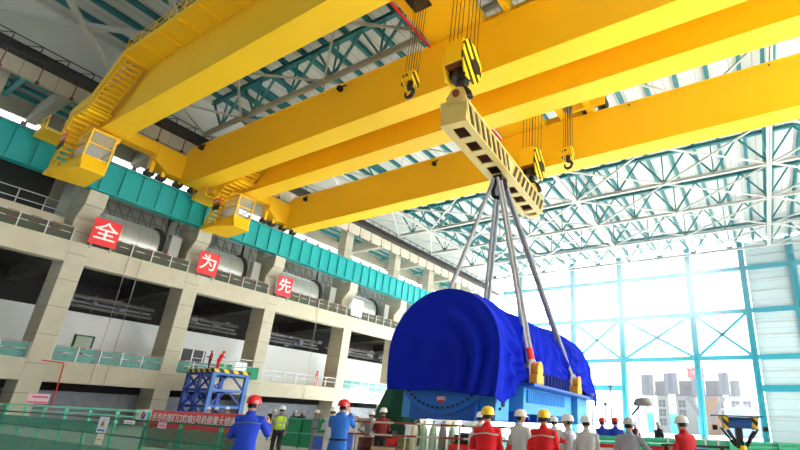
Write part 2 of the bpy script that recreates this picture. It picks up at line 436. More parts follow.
# windows in partition
for j, (yy, lab) in enumerate(((10.3, 'small green framed window in the white partition at the left picture edge'), (16.6, 'small green framed window in the white partition right of the first column'))):
    t = empty('partition_window', (-49.98, yy, 5.6), 0, lab, 'window')
    MB().bb(0, .06, -.7, .7, 0, 1.4).build('frame', GTARP, t)
    MB().bb(.05, .08, -.55, .55, .12, 1.28).build('pane', mat('pane green %d' % j, rgb(120, 140, 90), .2), t)
# hanging ropes, red pipe, notice on the first column
for yy, lab in ((16.0, 'left of the pair of thin ropes hanging down the wall by the first red sign'), (16.9, 'right of the pair of thin ropes hanging down the wall by the first red sign'), (35.3, 'single thin rope hanging down the wall right of the third red sign')):
    o = MB().tube([(0, 0, 0), (.03, .05, -4), (.0, .12, -10.5)], .022, 6).build('hanging_rope', GREY, None, loc=(XW+.12, yy, D2)); tag(o, lab, 'rope')
o = MB().tube([(.1, -1.3, 4.35), (.1, -.1, 4.3), (.1, -.02, 4.2), (.1, .1, .8)], .04, 8).build('red_pipe', RED, None, loc=(XW, 14.3, 0), smooth=True); tag(o, 'red pipe bent down the first column over the lower edge beam', 'pipe')
t = empty('notice', (XW+.03, 13.55, 1.75), 0, 'pink and white notice on the foot of the first column', 'notice')
MB().bb(0, .03, -.6, .6, -.33, .33).build('sheet', mat('pale pink', rgb(236, 200, 214), .6), t)
MB().bb(.03, .04, -.55, .55, -.3, -.2).bb(.03, .04, -.35, .5, .05, .16).build('printed_line', mat('pink print', rgb(225, 90, 130), .6), t)

# ------------------------------------------------------------------ roof trusses
TY = [11.2, 18.8, 29.0, 39.2, 47.3, 55.4, 63.6, 71.8]
TLAB = ['nearest roof truss, above the left end of the nearest yellow girder', 'second nearest roof truss, seen between the two left yellow girders', 'third roof truss from the viewer, above the rear crane',
      'fourth roof truss from the viewer, beyond the rear crane', 'fifth roof truss from the viewer, first clear one right of the rear girder', 'sixth roof truss from the viewer',
      'seventh roof truss from the viewer, in the glare', 'farthest roof truss, next to the far wall']
proto = None
def build_truss(loc, label):
    t = empty('roof_truss', loc, 0, label, 'roof truss', 'roof trusses')
    zb, zt = 27.0, 30.75
    MB().ibeam((-45.3, 0, zb), (32, 0, zb), .34, .32, .06).build('bottom_chord', PALE, t)
    MB().ibeam((-45.3, 0, zt), (32, 0, zt), .36, .4, .06).build('top_chord', TEALD, t)
    x0 = 3.43-5.1*9
    xs = [x0+5.1*k for k in range(16)]
    for k, xx in enumerate(xs):
        if xx < -45 or xx > 31: continue
        for s in (-1, 1):
            q = xx+s*2.55
            if -45.4 < q < 32: MB().beam((xx, 0, zb+.1), (q, 0, zt-.1), .17, .17).build('diagonal', TEALD, t)
        MB().beam((xx, 0, zb), (xx, 0, zt), .12).build('vertical', TEALD, t)
        MB().box((xx, 0, zb+.15), (.9, .05, .6)).build('gusset_plate', PALE, t)
    return t
for y, lab in zip(TY, TLAB):
    if proto is None: proto = build_truss((0, y, 0), lab)
    else: dup(proto, (0, y, 0), 0, lab)
# bottom plane bracing between trusses
BY = [3.0]+TY
for i in range(len(BY)-1):
    y0, y1 = BY[i], BY[i+1]
    t = empty('roof_bracing', (0, y0, 26.95), 0, 'pale steel wind bracing %s' % ('in front of the nearest roof truss at the top left corner', 'between the nearest and second roof truss', 'between the second and third roof truss', 'between the third and fourth roof truss', 'between the fourth and fifth roof truss', 'between the fifth and sixth roof truss', 'between the sixth and seventh roof truss', 'between the seventh and farthest roof truss')[i], 'bracing', 'roof bracing')
    L = y1-y0
    for xx in ((-17, 3.43, 23.8) if i < 2 else (-39.2, -17, 3.43, 23.8)):
        MB().ibeam((xx, .1, 0), (xx, L-.1, 0), .45, .34, .06).build('strut', PALE, t)
        MB().ibeam((xx, .1, 3.7), (xx, L-.1, 3.7), .3, .3, .05).build('strut', TEALD, t)
        MB().beam((xx, .1, .1), (xx, L/2, 3.6), .15).build('brace', TEALD, t)
        MB().beam((xx, L/2, 3.6), (xx, L-.1, .1), .15).build('brace', TEALD, t)
    for xa, xb in ((-44.2, -34), (-34, -23.8)) if i == 0 else ((-45, -39.2), (-39.2, -28.1), (-28.1, -17), (-17, -6.8), (-6.8, 3.43), (3.43, 13.6), (13.6, 23.8)):
        MB().beam((xa, 0, .05), (xb, L, .05), .16 if i else .3).build('brace', PALE, t)
        MB().beam((xb, 0, -.05), (xa, L, -.05), .16 if i else .3).build('brace', PALE, t)

# ------------------------------------------------------------------ far wall
YF = 80.0
wf = MB()
wf.bb(.2, 36, YF+.25, YF+.35, 0, 31)
wf = tag(wf.build('wall_far', CLAD), 'far gable wall of open steel framing with sheeting at right', 'wall', kind='structure')
for px in (-41, -29.7, -20.6, -8.72, -.42, 6.5, 15, 24):
    MB().ibeam((px, YF, 0), (px, YF, 31), .95, .6, .1, up=(0, 1, 0)).build('post', TEALE, wf)
for zz in (26.4, 19.35, 12.1, 7.5):
    if zz == 7.5:
        MB().beam((-45, YF-.1, zz), (-20.6, YF-.1, zz), .4, .9).build('girt', TEALE, wf)
        MB().beam((-.42, YF-.1, zz), (36, YF-.1, zz), .4, .9).build('girt', TEALE, wf)
    else:
        MB().beam((-45, YF-.1, zz), (36, YF-.1, zz), .35, .7).build('girt', TEALE, wf)
def xbr(xa, xb, za, zb):
    xm = (xa+xb)/2
    MB().beam((xa, YF-.2, zb), (xm, YF-.2, za), .16).build('brace', TEALE, wf)
    MB().beam((xb, YF-.2, zb), (xm, YF-.2, za), .16).build('brace', TEALE, wf)
    MB().beam((xm, YF-.2, zb), (xa, YF-.2, (za*2-zb)), .16).build('brace', TEALE, wf) if False else None
for xa, xb in ((-29.7, -20.6), (-20.6, -8.72), (-8.72, -.42)):
    for (za, zb) in ((12.1, 19.35),):
        MB().beam((xa, YF-.2, zb), (xb, YF-.2, za), .42).build('brace', TEALE, wf)
        MB().beam((xb, YF-.2, zb), (xa, YF-.2, za), .42).build('brace', TEALE, wf)
    MB().beam((xa, YF-.2, 26.4), ((xa+xb)/2, YF-.2, 31), .16).build('brace', TEALE, wf)
    MB().beam((xb, YF-.2, 26.4), ((xa+xb)/2, YF-.2, 31), .16).build('brace', TEALE, wf)
MB().beam((-14.7, YF-.2, 19.35), (-14.7, YF-.2, 26.4), .2).build('mullion', TEALE, wf)
for zz in (3.5, 10, 15.5, 17.4, 22.5, 24.4, 28.5):
    MB().beam((.0, YF+.15, zz), (36, YF+.15, zz), .1, .14).build('sheeting_rail', PALE, wf)

# ------------------------------------------------------------------ overhead cranes
def hand_rail(parent, pts, h=1.05, name='handrail', step=1.4, m=None, r=.045):
    b = MB(); pts = [Vector(p) for p in pts]
    for p, q in zip(pts, pts[1:]):
        n = max(1, round((q-p).length/step))
        for k in range(n+1):
            c = p.lerp(q, k/n); b.beam(c, c+Vector((0, 0, h)), r)
        for zz in (h, h*.5): b.beam(p+Vector((0, 0, zz)), q+Vector((0, 0, zz)), r)
    return b.build(name, m or YELD, parent)
def stair(parent, p, q, w, side, n):
    # p bottom, q top; width w along side vector
    p, q, s = Vector(p), Vector(q), Vector(side)
    f = empty('stair_flight', (0, 0, 0)); f.parent = parent
    for o in (0, w): MB().beam(p+s*o, q+s*o, .06, .3).build('stringer', YEL, f)
    d = (q-p); run = Vector((d.x, d.y, 0)).normalized()
    for k in range(n):
        c = p.lerp(q, (k+.5)/n)+s*(w/2)
        R = Matrix((run, s, Vector((0, 0, 1)))).transposed()
        MB().box(c, (abs(d.x)/n*.95+.06, w-.06, .15), R).build('tread', YEL, f)
    for o in (0, w):
        b = MB()
        for k in range(0, n+1, 3):
            c = p.lerp(q, k/n)+s*o; b.beam(c, c+Vector((0, 0, 1)), .045)
        for zz in (.5, 1.0): b.beam(p+s*o+Vector((0, 0, zz)), q+s*o+Vector((0, 0, zz)), .045)
        b.build('stair_handrail', YELD, f)
    return f
def crane(y0, label):
    """y0 is the front face of the front girder"""
    c = empty('overhead_crane', (0, y0, 20.5), 0, label, 'crane', 'overhead cranes')
    H = 3.75
    for k, yy in enumerate((0, 7.55)):
        if k == 0: prof = [(-39.9, 0), (30, 0), (30, H), (-44.6, H), (-44.6, .9), (-42.4, .75)]
        else: prof = [(-43.4, 0), (30, 0), (30, H), (-44.0, H), (-45.4, H-.5), (-45.4, .9), (-44.6, .55)]
        b = MB(); b.prism([(px, yy, pz) for px, pz in prof], (0, 1.48, 0)); g = b.build('girder', YEL, c, bevel=.02)
        MB().bb(-44, 30, yy-.07, yy+1.55, H, H+.05).build('top_flange', YEL, g)
        MB().bb(-42, 30, yy+.6, yy+.75, H+.05, H+.2).build('trolley_rail', GREY, g)
        # little lamp bracket on the girder face
        for xx in ((-23.6,) if k else (-12,)):
            MB().beam((xx, yy-.08, H-.3), (xx, yy-.5, H-.75), .1).box((xx, yy-.55, H-.95), (.3, .35, .3)).build('flood_lamp', BLACK, c)
        if k: MB().beam((-41.5, yy-.08, H-.2), (-41.2, yy-.45, H-.6), .12).box((-41.1, yy-.5, H-.85), (.32, .36, .34)).build('flood_lamp', BLACK, c)
        for xx in ((-6.0, 3.0) if k else (-20,)):
            MB().beam((xx, yy+7.9*0-.08, H-.2), (xx, yy-.4, H-.5), .08).build('cable_bracket', BLACK, c)
    # end carriage with wheels
    ec = MB().bb(-45.4, -44.4, 1.0, 7.5, 2.1, 3.1).build('end_carriage', YEL, c, bevel=.03)
    for ya, yb, yc, yd in ((5.25, 9.7, 6.4, 9.6), (-.6, 2.6, -.5, 1.6)):
        MB().prism([(-45.5, ya, 1.5 if ya > 0 else .75), (-45.5, ya, 3.0), (-45.5, yb, 3.0), (-45.5, yb, .75 if ya > 0 else 1.5), (-45.5, yd, .75), (-45.5, yc, .75)], (1.25, 0, 0)).build('bogie_box', YEL, ec, bevel=.03)
    for yy in (.0, 1.2, 5.35, 6.3, 7.7, 9.0):
        MB().cyl((-45.25, yy, .36), (-44.75, yy, .36), .36, 18).build('wheel', BLACK, ec, smooth=True)
        MB().bb(-45.35, -44.65, yy-.14, yy+.14, .4, 1.55 if 5 < yy < 6 else 1.0).build('wheel_fork', YEL, ec)
    MB().bb(-44.4, -44.25, 1.0, 7.5, 2.95, 3.1).build('carriage_walk', YEL, c)
    # walkway along the front girder
    wk = MB(); wk.bb(-35, 30, -1.5, -.02, 3.45, 3.55)
    xx = -35
    while xx < 30: wk.bb(xx, xx+.08, -1.5, -.02, 3.28, 3.45); xx += 2.2
    wk.bb(-35, 30, -1.55, -1.48, 3.3, 3.7)
    wk = wk.build('walkway', YEL, c)
    hand_rail(wk, [(-35, -1.5, 3.55), (30, -1.5, 3.55)], step=1.8)
    # big stair, landing, short stair
    stair(c, (-38.6, -1.3, .55), (-35.1, -1.3, 3.5), 1.05, (0, 1, 0), 11)
    ld = MB().bb(-41.0, -38.3, -1.35, -.05, .4, .5).bb(-41.0, -38.3, -1.35, -1.28, .5, .68).build('landing', YEL, c)
    for q in (-40.2, -39.4, -38.7): MB().bb(q, q+.06, -1.33, -.07, .25, .4).build('landing_joist', YEL, ld)
    hand_rail(ld, [(-38.6, -1.32, .5), (-41.0, -1.32, .5), (-41.0, -.1, .5)])
    # solid stringer screen outside the big stair
    MB().prism([(-41.6, -1.42, 1.1), (-38.6, -1.42, 1.5), (-35.2, -1.42, 4.4), (-35.2, -1.42, 3.6), (-38.6, -1.42, .65), (-41.6, -1.42, .6)], (0, .05, 0)).build('stair_screen', YEL, c)
    stair(c, (-42.2, -1.3, -.7), (-41.0, -1.3, .45), .9, (0, 1, 0), 4)
    tp = MB().bb(-44.2, -42.0, -2.2, -.3, -.8, -.7).prism([(-44.2, -2.2, -.7), (-42.0, -2.2, -.7), (-42.0, -2.2, -.2), (-44.2, -2.2, -.45)], (0, .05, 0)).build('upper_platform', YEL, c)
    hand_rail(tp, [(-42.0, -2.2, -.7), (-44.2, -2.2, -.7), (-44.2, -.4, -.7)])
    # operator cabin hanging under the girder end
    cb = empty('operator_cabin', (0, 0, 0)); cb.parent = c
    fl = MB()
    fl.prism([(-43.6, -1.1, -3.5), (-43.2, 1.25, -3.5), (-39.6, 1.05, -3.5), (-39.6, -.35, -3.5), (-41.4, -1.1, -3.5)], (0, 0, .12))
    fl.prism([(-43.6, -1.1, -3.4), (-41.4, -1.1, -3.4), (-41.4, -1.1, -2.9), (-43.6, -1.1, -3.2)], (0, .06, 0))
    fl.prism([(-39.6, -.35, -3.5), (-39.6, 1.05, -3.5), (-40.0, 1.05, -2.3), (-40.0, -.35, -2.3)], (-.06, 0, 0))
    fl.prism([(-41.4, -1.1, -3.5), (-39.6, -.35, -3.5), (-40.0, -.35, -2.4), (-41.4, -.5, -2.4)], (-.04, .06, 0))
    fl.build('floor_tray', YEL, cb)
    bx = MB()
    P = {'a': (-40.0, -.35), 'b': (-40.0, 1.1), 'c': (-42.4, 1.2), 'd': (-42.4, -.35)}
    for q in P.values(): bx.beam((q[0], q[1], -3.4), (q[0]+ (.25 if q[0] > -41 else 0), q[1], -.35), .1)
    for zz, off in ((-2.35, .08), (-1.35, .16), (-.35, .25)):
        bx.beam((-40+off, -.35, zz), (-40+off, 1.1, zz), .09); bx.beam((-40+off, -.35, zz), (-42.4, -.35, zz), .09)
        bx.beam((-40+off, 1.1, zz), (-42.4, 1.2, zz), .09); bx.beam((-42.4, 1.2, zz), (-42.4, -.35, zz), .09)
    bx.build('cabin_frame', YELD, cb)
    MB().prism([(-39.75, -.4, -.35), (-39.75, 1.15, -.35), (-42.45, 1.25, -.35), (-42.45, -.4, -.35)], (0, 0, .1)).build('cabin_roof', YEL, cb)
    MB().prism([(-40.0, -.3, -2.35), (-40.0, 1.05, -2.35), (-39.8, 1.05, -.4), (-39.8, -.3, -.4)], (-.02, 0, 0)).build('window', GLASS, cb)
    MB().prism([(-40.1, -.33, -2.35), (-42.3, -.33, -2.35), (-42.3, -.33, -.4), (-39.9, -.33, -.4)], (0, .02, 0)).build('window', GLASS, cb)
    MB().prism([(-40.12, -.3, -3.3), (-40.12, 1.05, -3.3), (-40.02, 1.05, -2.42), (-40.02, -.3, -2.42)], (-.03, 0, 0)).build('lower_window', BLUED, cb)
    MB().bb(-42.3, -42.2, -.3, 1.1, -3.3, -.5).build('back_panel', PALE, cb)
    MB().bb(-41.6, -40.9, .2, .8, -3.3, -2.6).bb(-41.7, -41.55, .15, .85, -2.7, -1.9).build('operator_seat', BLACK, cb)
    b = MB().bb(-42.2, -41.1, -1.25, -1.2, -1.35, -.75); b.mi = 1
    for q in range(5): b.bb(-42.05+q*.18, -41.95+q*.18, -1.27, -1.25, -1.2, -.9)
    b.build('sign', [CABS, WHITE], cb)
    MB().bb(-42.2, -41.1, -1.25, -1.2, -1.9, -1.45).build('sign_panel', BLACK, cb)
    stair(c, (-43.3, -1.0, -3.35), (-42.0, -1.0, -.75), .7, (0, 1, 0), 7)
    hand_rail(cb, [(-43.6, -.9, -3.4), (-43.6, .9, -3.4)], h=1.0)
    return c
CABS = mat('cab sign', rgb(236, 60, 20), .5)
cr = crane(10.1, 'nearer yellow double girder overhead crane, filling the top left, cabin at left end')
dup(cr, (.0, 21.12, 20.5), 0, 'farther yellow double girder overhead crane behind the nearer one, cabin under its left end')

def rope_set(parent, pts, ztop, zbot, spread=.0):
    for (px, py) in pts:
        MB().cyl((px*(1+spread), py*(1+spread), ztop), (px, py, zbot), .028, 6).build('wire_rope', ROPE, parent)
def trolley(loc, label):
    t = empty('crane_trolley', loc, 0, label, 'trolley', 'crane trolleys')   # origin at trolley rail level, centre of gauge
    f = MB()
    for yy in (-3.75, 3.75): f.bb(-4.6, 3.4, yy-.3, yy+.3, .25, 1.0)
    for xx in (-4.4, -2.2, -.9, 1.0, 3.2): f.bb(xx-.2, xx+.2, -3.6, 3.6, .1, .9)
    f.bb(-4.4, -1.1, -3.0, 3.2, .05, .15)
    f = f.build('frame', YEL, t, bevel=.02)
    for xx in (-3.8, 2.6):
        for yy in (-3.75, 3.75): MB().cyl((xx, yy-.12, .3), (xx, yy+.12, .3), .3, 16).build('wheel', BLACK, t, smooth=True)
    MB().cyl((1.6, -2.6, 1.2), (1.6, 2.6, 1.2), .7, 24).build('rope_drum', GREY, t, smooth=True)
    MB().cyl((2.9, 2.4, .6), (2.9, 3.3, .6), .42, 18).cyl((4.2, 2.4, .6), (4.2, 3.3, .6), .45, 18).build('motor', BLACK, t, smooth=True)
    MB().bb(2.0, 4.6, 2.2, 2.4, .0, 1.1).build('gear_case', YEL, t, bevel=.03)
    MB().cyl((-3.4, -2.0, 1.0), (-3.4, 2.0, 1.0), .4, 18).build('auxiliary_drum', GREY, t, smooth=True)
    MB().bb(-.5, .7, -1.2, 1.2, .0, .5).build('sheave_frame', BLACK, t)
    MB().bb(-3.9, -2.7, -.5, .5, -.05, .3).build('auxiliary_sheave_frame', BLACK, t)
    MB().beam((-4.7, -3.4, -.1), (-4.7, 3.4, -.1), .12).beam((-4.7, 3.4, -.1), (-1.5, 3.4, -.3), .1).build('cable_tray', RED, t)
    return t
tr = trolley((-11.45, 14.7, 24.35), 'yellow trolley on the nearer crane above the front hook block')
dup(tr, (-12.3, 25.75, 24.35), 0, 'yellow trolley on the farther crane above the rear hook block')

def curve_hook(b, cx, zc, r, t, a0, a1, plane='x', y=0, n=14):
    pts = []; rad = []
    for k in range(n+1):
        a = a0+(a1-a0)*k/n
        pts.append((cx+r*math.cos(a), y, zc+r*math.sin(a))); rad.append(t*(1-.55*(k/n)**2))
    b.tube(pts, rad, 10)
def main_hook(loc, ztrol, label):
    h = empty('hook_block', loc, 0, label, 'hook block', 'main hook blocks')  # origin: eye pin
    # housing
    b = MB(); b.prism([(-.62, -.8, 1.62), (-.62, -.86, 2.3), (-.62, -.8, 3.0), (-.62, .8, 3.0), (-.62, .86, 2.3), (-.62, .8, 1.62)], (1.18, 0, 0))
    b.build('housing', YELD, h, bevel=.04)
    MB().bb(-.6, .56, -.7, .7, 1.5, 1.64).build('housing_underside', mat('rust brown', rgb(120, 60, 24), .7) if 'rust brown' not in MATS else MATS['rust brown'], h)
    for xx in (-.74, .6):
        MB().prism([(xx, -.5, .85), (xx, -.84, 1.7), (xx, -.84, 2.6), (xx, -.5, 3.1), (xx, .5, 3.1), (xx, .95, 2.4), (xx, .95, 1.7), (xx, .55, .85)], (.1, 0, 0)).build('cheek_plate', HOOKST if xx > 0 else YELD, h)
    for q in (-.42, -.14, .14, .42): MB().cyl((q-.05, 0, 2.2), (q+.05, 0, 2.2), .78, 24).build('sheave', BLACK, h, smooth=True)
    MB().cyl((.7, .35, 1.9), (.78, .35, 1.9), .4, 18).build('bearing_cap', BLACK, h, smooth=True)
    MB().cyl((.0, 0, .95), (0, 0, 1.6), .5, 20, .45).bb(-.55, .55, -.35, .35, 1.1, 1.5).build('crosshead', BLACK, h, smooth=True)
    MB().cyl((0, 0, .35), (0, 0, 1.2), .22, 14).build('shank', BLACK, h, smooth=True)
    b = MB()
    for s in (-1, 1):
        pts = []; rad = []
        for k in range(15):
            a = PI*.5-(k/14)*PI*1.32
            pts.append((s*(.48+.42*math.cos(a)), 0, .05-.0+.42*math.sin(a)+.1)); rad.append(.24*(1-.6*(k/14)**2))
        pts = [(s*.05, 0, .85), (s*.3, 0, .72)]+pts[1:]; rad = [.24, .26]+rad[1:]
        # prong bows outward and down, tip turns up on the outside
        pts = [(0, 0, .75), (s*.25, 0, .5), (s*.52, 0, .3), (s*.74, 0, .0), (s*.78, 0, -.28), (s*.62, 0, -.5), (s*.42, 0, -.42)]
        pts = [(0, 0, .8), (s*.28, 0, .62), (s*.55, 0, .42), (s*.78, 0, .1), (s*.86, 0, -.22), (s*.74, 0, -.52), (s*.5, 0, -.55), (s*.36, 0, -.35)]
        pts = [(v_[0]*.84, v_[1], v_[2]*.84) for v_ in pts]; rad = [.17, .13, .12, .16, .2, .21, .18, .1]
        b.tube(pts, rad, 12)
    b.build('ramshorn_hook', BLACK, h, smooth=True)
    MB().cyl((-.75, 0, -.0), (.75, 0, .0), .17, 14).build('eye_pin', BLACK, h, smooth=True)
    h.scale = (.88, .95, 1)
    pts = [(px, py) for px in (-.42, -.14, .14, .42) for py in (-.75, .75)]
    rope_set(h, pts, ztrol-loc[2], 2.5, .0)
    return h
# spreader beam
SX, SY, SYAW = -11.93, 20.2, math.radians(5.0)
def spw(lx, ly, z):
    c, s = math.cos(SYAW), math.sin(SYAW)
    return (SX+c*lx-s*ly, SY+s*lx+c*ly, z)
sp = empty('spreader_beam', (SX, SY, 14.96), SYAW, 'khaki steel lifting beam with diagonal webs hanging from both hooks', 'lifting beam')
b = MB()
W2, HL, HH = .7, 5.5, 1.12
b.bb(-W2, W2, -HL, HL, HH-.08, HH)                    # top plate
for s in (-1, 1): b.bb(s*W2-.05 if s > 0 else -W2, s*W2 if s > 0 else -W2+.05, -HL+.05, HL-.05, .04, HH-.06)
b.bb(-W2, W2, -HL, -HL+.06, .04, HH-.06); b.bb(-W2, W2, HL-.06, HL, .04, HH-.06)
b.build('box_body', KHAKI, sp)
b = MB()                                               # bottom plate with square openings
op = [(-HL+.45+k*1.27, -HL+.45+k*1.27+.85) for k in range(9) if k not in (4,)]
edges = [-HL]+[v for o in op for v in o]+[HL]
b.bb(-W2-.05, -.36, -HL, HL, 0, .07); b.bb(.36, W2+.05, -HL, HL, 0, .07)
for k in range(0, len(edges), 2): b.bb(-.36, .36, edges[k], edges[k+1], 0, .07)
b.build('bottom_plate', KHAKI, sp)
MB().bb(-W2+.06, W2-.06, -HL+.1, HL-.1, .5, .55).build('inner_web', mat('rust interior', rgb(92, 46, 24), .8), sp)
MB().bb(W2, W2+.07, -HL, HL, HH-.1, HH).build('upper_lip', KHAKI, sp)
MB().bb(-W2-.07, -W2, -HL, HL, HH-.1, HH).build('upper_lip', KHAKI, sp)
for s in (-1, 1):
    xx = W2+.005 if s > 0 else -W2-.055
    for k in range(17):
        yy = -HL+.35+k*.65; d = .45 if yy < 0 else -.45
        MB().prism([(xx, yy-.05, .08), (xx, yy+.06, .08), (xx, yy+.06-d, HH-.1), (xx, yy-.05-d, HH-.1)], (.05, 0, 0)).build('web_rib', KHAKI, sp)
        if k < 16:
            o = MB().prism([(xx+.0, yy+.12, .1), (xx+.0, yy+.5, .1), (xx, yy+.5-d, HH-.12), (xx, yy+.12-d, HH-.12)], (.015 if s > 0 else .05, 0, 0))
            o.build('recess_shade', BLACK, sp) if k % 1 == 0 else None  # black plates paint the shade between the ribs
for s in (-1, 1):
    yc = s*5.15
    for dx in (-.18, .18):
        pr = [(-.62, 0), (.62, 0), (.5, .6), (.34, 1.0), (.0, 1.12), (-.34, 1.0), (-.5, .6)]
        MB().prism([(px, yc+dx*1.2-.05, HH+pz) for px, pz in pr], (0, .1, 0)).build('lifting_eye', KHAKI, sp, bevel=.02)
    MB().cyl((0, yc-.36, HH+.66), (0, yc+.36, HH+.66), .2, 16).build('eye_pin', mat('pin brown %d' % s, rgb(120, 52, 20), .5), sp, smooth=True)
    MB().bb(-.75, .75, yc-.55, yc+.55, HH-.0, HH+.06).build('eye_base', KHAKI, sp)
MB().bb(-.3, .3, -.35, .35, -.35, .4).build('sling_lug', BLACK, sp, bevel=.05)
# hooks
for ly, zt, lab in ((-5.15, 24.3, 'front black and yellow hook block holding the near end of the lifting beam'), (5.15, 24.3, 'rear black and yellow hook block holding the far end of the lifting beam')):
    p = spw(0, ly, 14.96+1.12+.66)
    main_hook(p, zt, lab)
def aux_hook(loc, ztrol, label):
    h = empty('auxiliary_hook', loc, 0, label, 'hook', 'auxiliary hooks')
    MB().prism([(-.45, -.28, .9), (.45, -.28, .9), (.4, -.28, 1.75), (-.4, -.28, 1.75)], (0, .56, 0)).build('housing', YELD, h, bevel=.04)
    for s in (-1, 1): MB().prism([(.46*s-.03, -.4, .55), (.46*s-.03, -.42, 1.3), (.46*s-.03, 0, 1.85), (.46*s-.03, .42, 1.3), (.46*s-.03, .4, .55)], (.06, 0, 0)).build('cheek_plate', HOOKST, h)
    MB().bb(-.28, -.05, -.31, -.29, 1.3, 1.5).build('black_band', BLACK, h)
    MB().cyl((0, 0, .35), (0, 0, 1.0), .22, 14).build('shank', BLACK, h, smooth=True)
    b = MB(); pts = []; rad = []
    for k in range(19):
        a = PI*.62-(k/18)*PI*1.75
        pts.append((.02+.36*math.cos(a), 0, -.05+.36*math.sin(a))); rad.append(.13+.05*math.sin(PI*k/18)-.06*(k/18))
    b.tube([(0, 0, .5), (-.04, 0, .38)]+pts[1:], [.16, .16]+rad[1:], 10)
    b.build('hook', BLACK, h, smooth=True)
    k_ = .74; h.scale = (k_, k_, k_)
    rope_set(h, [(px, py) for px in (-.36, -.12, .12, .36) for py in (-.25, .25)], (ztrol-loc[2])/k_, 1.3)
    return h
aux_hook((-14.45, 14.6, 17.75), 24.3, 'small black hook hanging left of the front hook block')
aux_hook((-9.8, 25.75, 18.35), 24.3, 'small black hook hanging right of the rear hook block')

# ------------------------------------------------------------------ stator, tarpaulin, slings
LX, LY, LYAW = -12.0, 20.2, math.radians(5.0)
def ldw(lx, ly, z):
    c, s = math.cos(LYAW), math.sin(LYAW)
    return (LX+c*lx-s*ly, LY+s*lx+c*ly, z)
stt = empty('generator_stator', (LX, LY, 0), LYAW, 'huge blue generator stator hanging from four slings under a tarpaulin', 'generator')
ZC = 4.22; RC = 2.42; F0, F1 = -4.45, 9.0
def ring_pts(r, y, n=56, zc=ZC): return [(r*math.cos(2*PI*k/n), y, zc+r*math.sin(2*PI*k/n)) for k in range(n)]
MB().loft([ring_pts(RC, F0+.4), ring_pts(RC, F1)]).build('casing', STB, stt, smooth=True)
MB().loft([ring_pts(2.0, F0+.35), ring_pts(2.5, F0+.35), ring_pts(2.5, F0), ring_pts(2.3, F0-.02), ring_pts(2.0, F0)]).build('end_ring', mat('ring blue', rgb(26, 108, 212), .4), stt, smooth=True)
MB().loft([ring_pts(2.02, F0+.3), ring_pts(2.02, F0+.06)]).build('end_plate', STB, stt)
for k in range(60):
    a = 2*PI*(k+.5)/60
    if math.sin(a) < -.62: MB().cyl((2.27*math.cos(a), F0-.07, ZC+2.27*math.sin(a)), (2.27*math.cos(a), F0+.05, ZC+2.27*math.sin(a)), .055, 10).build('bolt', BLACK, stt, smooth=True)
o = MB().bb(-.2, .2, F0+.0, F0+.05, 2.02, 2.4).build('label_plate', mat('pink plate', rgb(240, 190, 195), .5), stt)
MB().bb(-.13, .13, F0-.012, F0+.0, 2.16, 2.26).build('label_mark', RED, o)
MB().bb(-1.55, 1.55, F0+.45, F1-.4, 1.5, 2.6).build('sole_frame', STB, stt, bevel=.04)
MB().prism([(-1.55, F0+.1, 1.5), (1.55, F0+.1, 1.5), (1.55, F0+.1, 2.4), (-1.55, F0+.1, 2.4)], (0, .4, 0)).build('front_beam', STB, stt)
for s in (-1, 1):
    def sx(v): return v*s
    q = MB()
    q.bb(sx(1.5), sx(2.25), F0+.5, -2.6, 1.55, 2.6).build('front_foot_box', STB_LIT, stt, bevel=.03)
    if s > 0:
        MB().cyl((2.26, -3.3, 2.2), (2.32, -3.3, 2.2), .12, 14).cyl((2.26, -3.6, 2.0), (2.32, -3.6, 2.0), .06, 10).build('port_cap', BLACK, stt, smooth=True)
    bx = MB().bb(sx(1.4), sx(2.65), -1.95, 5.6, 1.95, 2.98).build('side_box', STB_LIT, stt, bevel=.02)
    for k in range(24):
        yy = -1.6+k*.24
        MB().bb(sx(2.65), sx(2.75), yy, yy+.07, 2.35, 2.9).build('louvre_rib', STB_LIT, bx)
    MB().bb(sx(2.5), sx(2.72), -1.95, 5.6, 1.88, 1.98).build('box_lip', STB_LIT, stt)
    for yy in (-1.7, -.6, .5, 1.6, 2.7, 3.8): MB().bb(sx(1.55), sx(2.4), yy, yy+.08, 1.5, 1.95).build('gusset', STB, stt)
    MB().bb(sx(1.4), sx(2.9), 6.1, 8.4, 1.5, 2.98).build('rear_foot_box', STB_LIT, stt, bevel=.03)
    MB().bb(sx(1.9), sx(3.42), -2.7, 9.05, 2.98, 3.1).build('support_flange', STB, stt, bevel=.02)
    for k in range(22):
        yy = -2.4+k*.52; MB().bb(sx(2.1), sx(3.05), yy, yy+.06, 3.1, 3.75).build('flange_rib', BLUED, stt)
    for yy in (-1.9, 4.75):
        lg = MB().bb(sx(2.5), sx(3.42), yy-.45, yy+.45, 3.1, 3.5).build('trunnion_bracket', ORANGE, stt, bevel=.05)
        MB().cyl((sx(2.4), yy, 3.72), (sx(3.3), yy, 3.72), .27, 20).build('trunnion_pin', ORANGE, lg, smooth=True)
        MB().cyl((sx(3.28), yy, 3.72), (sx(3.4), yy, 3.72), .36, 20).build('trunnion_collar', ORANGE, lg, smooth=True)
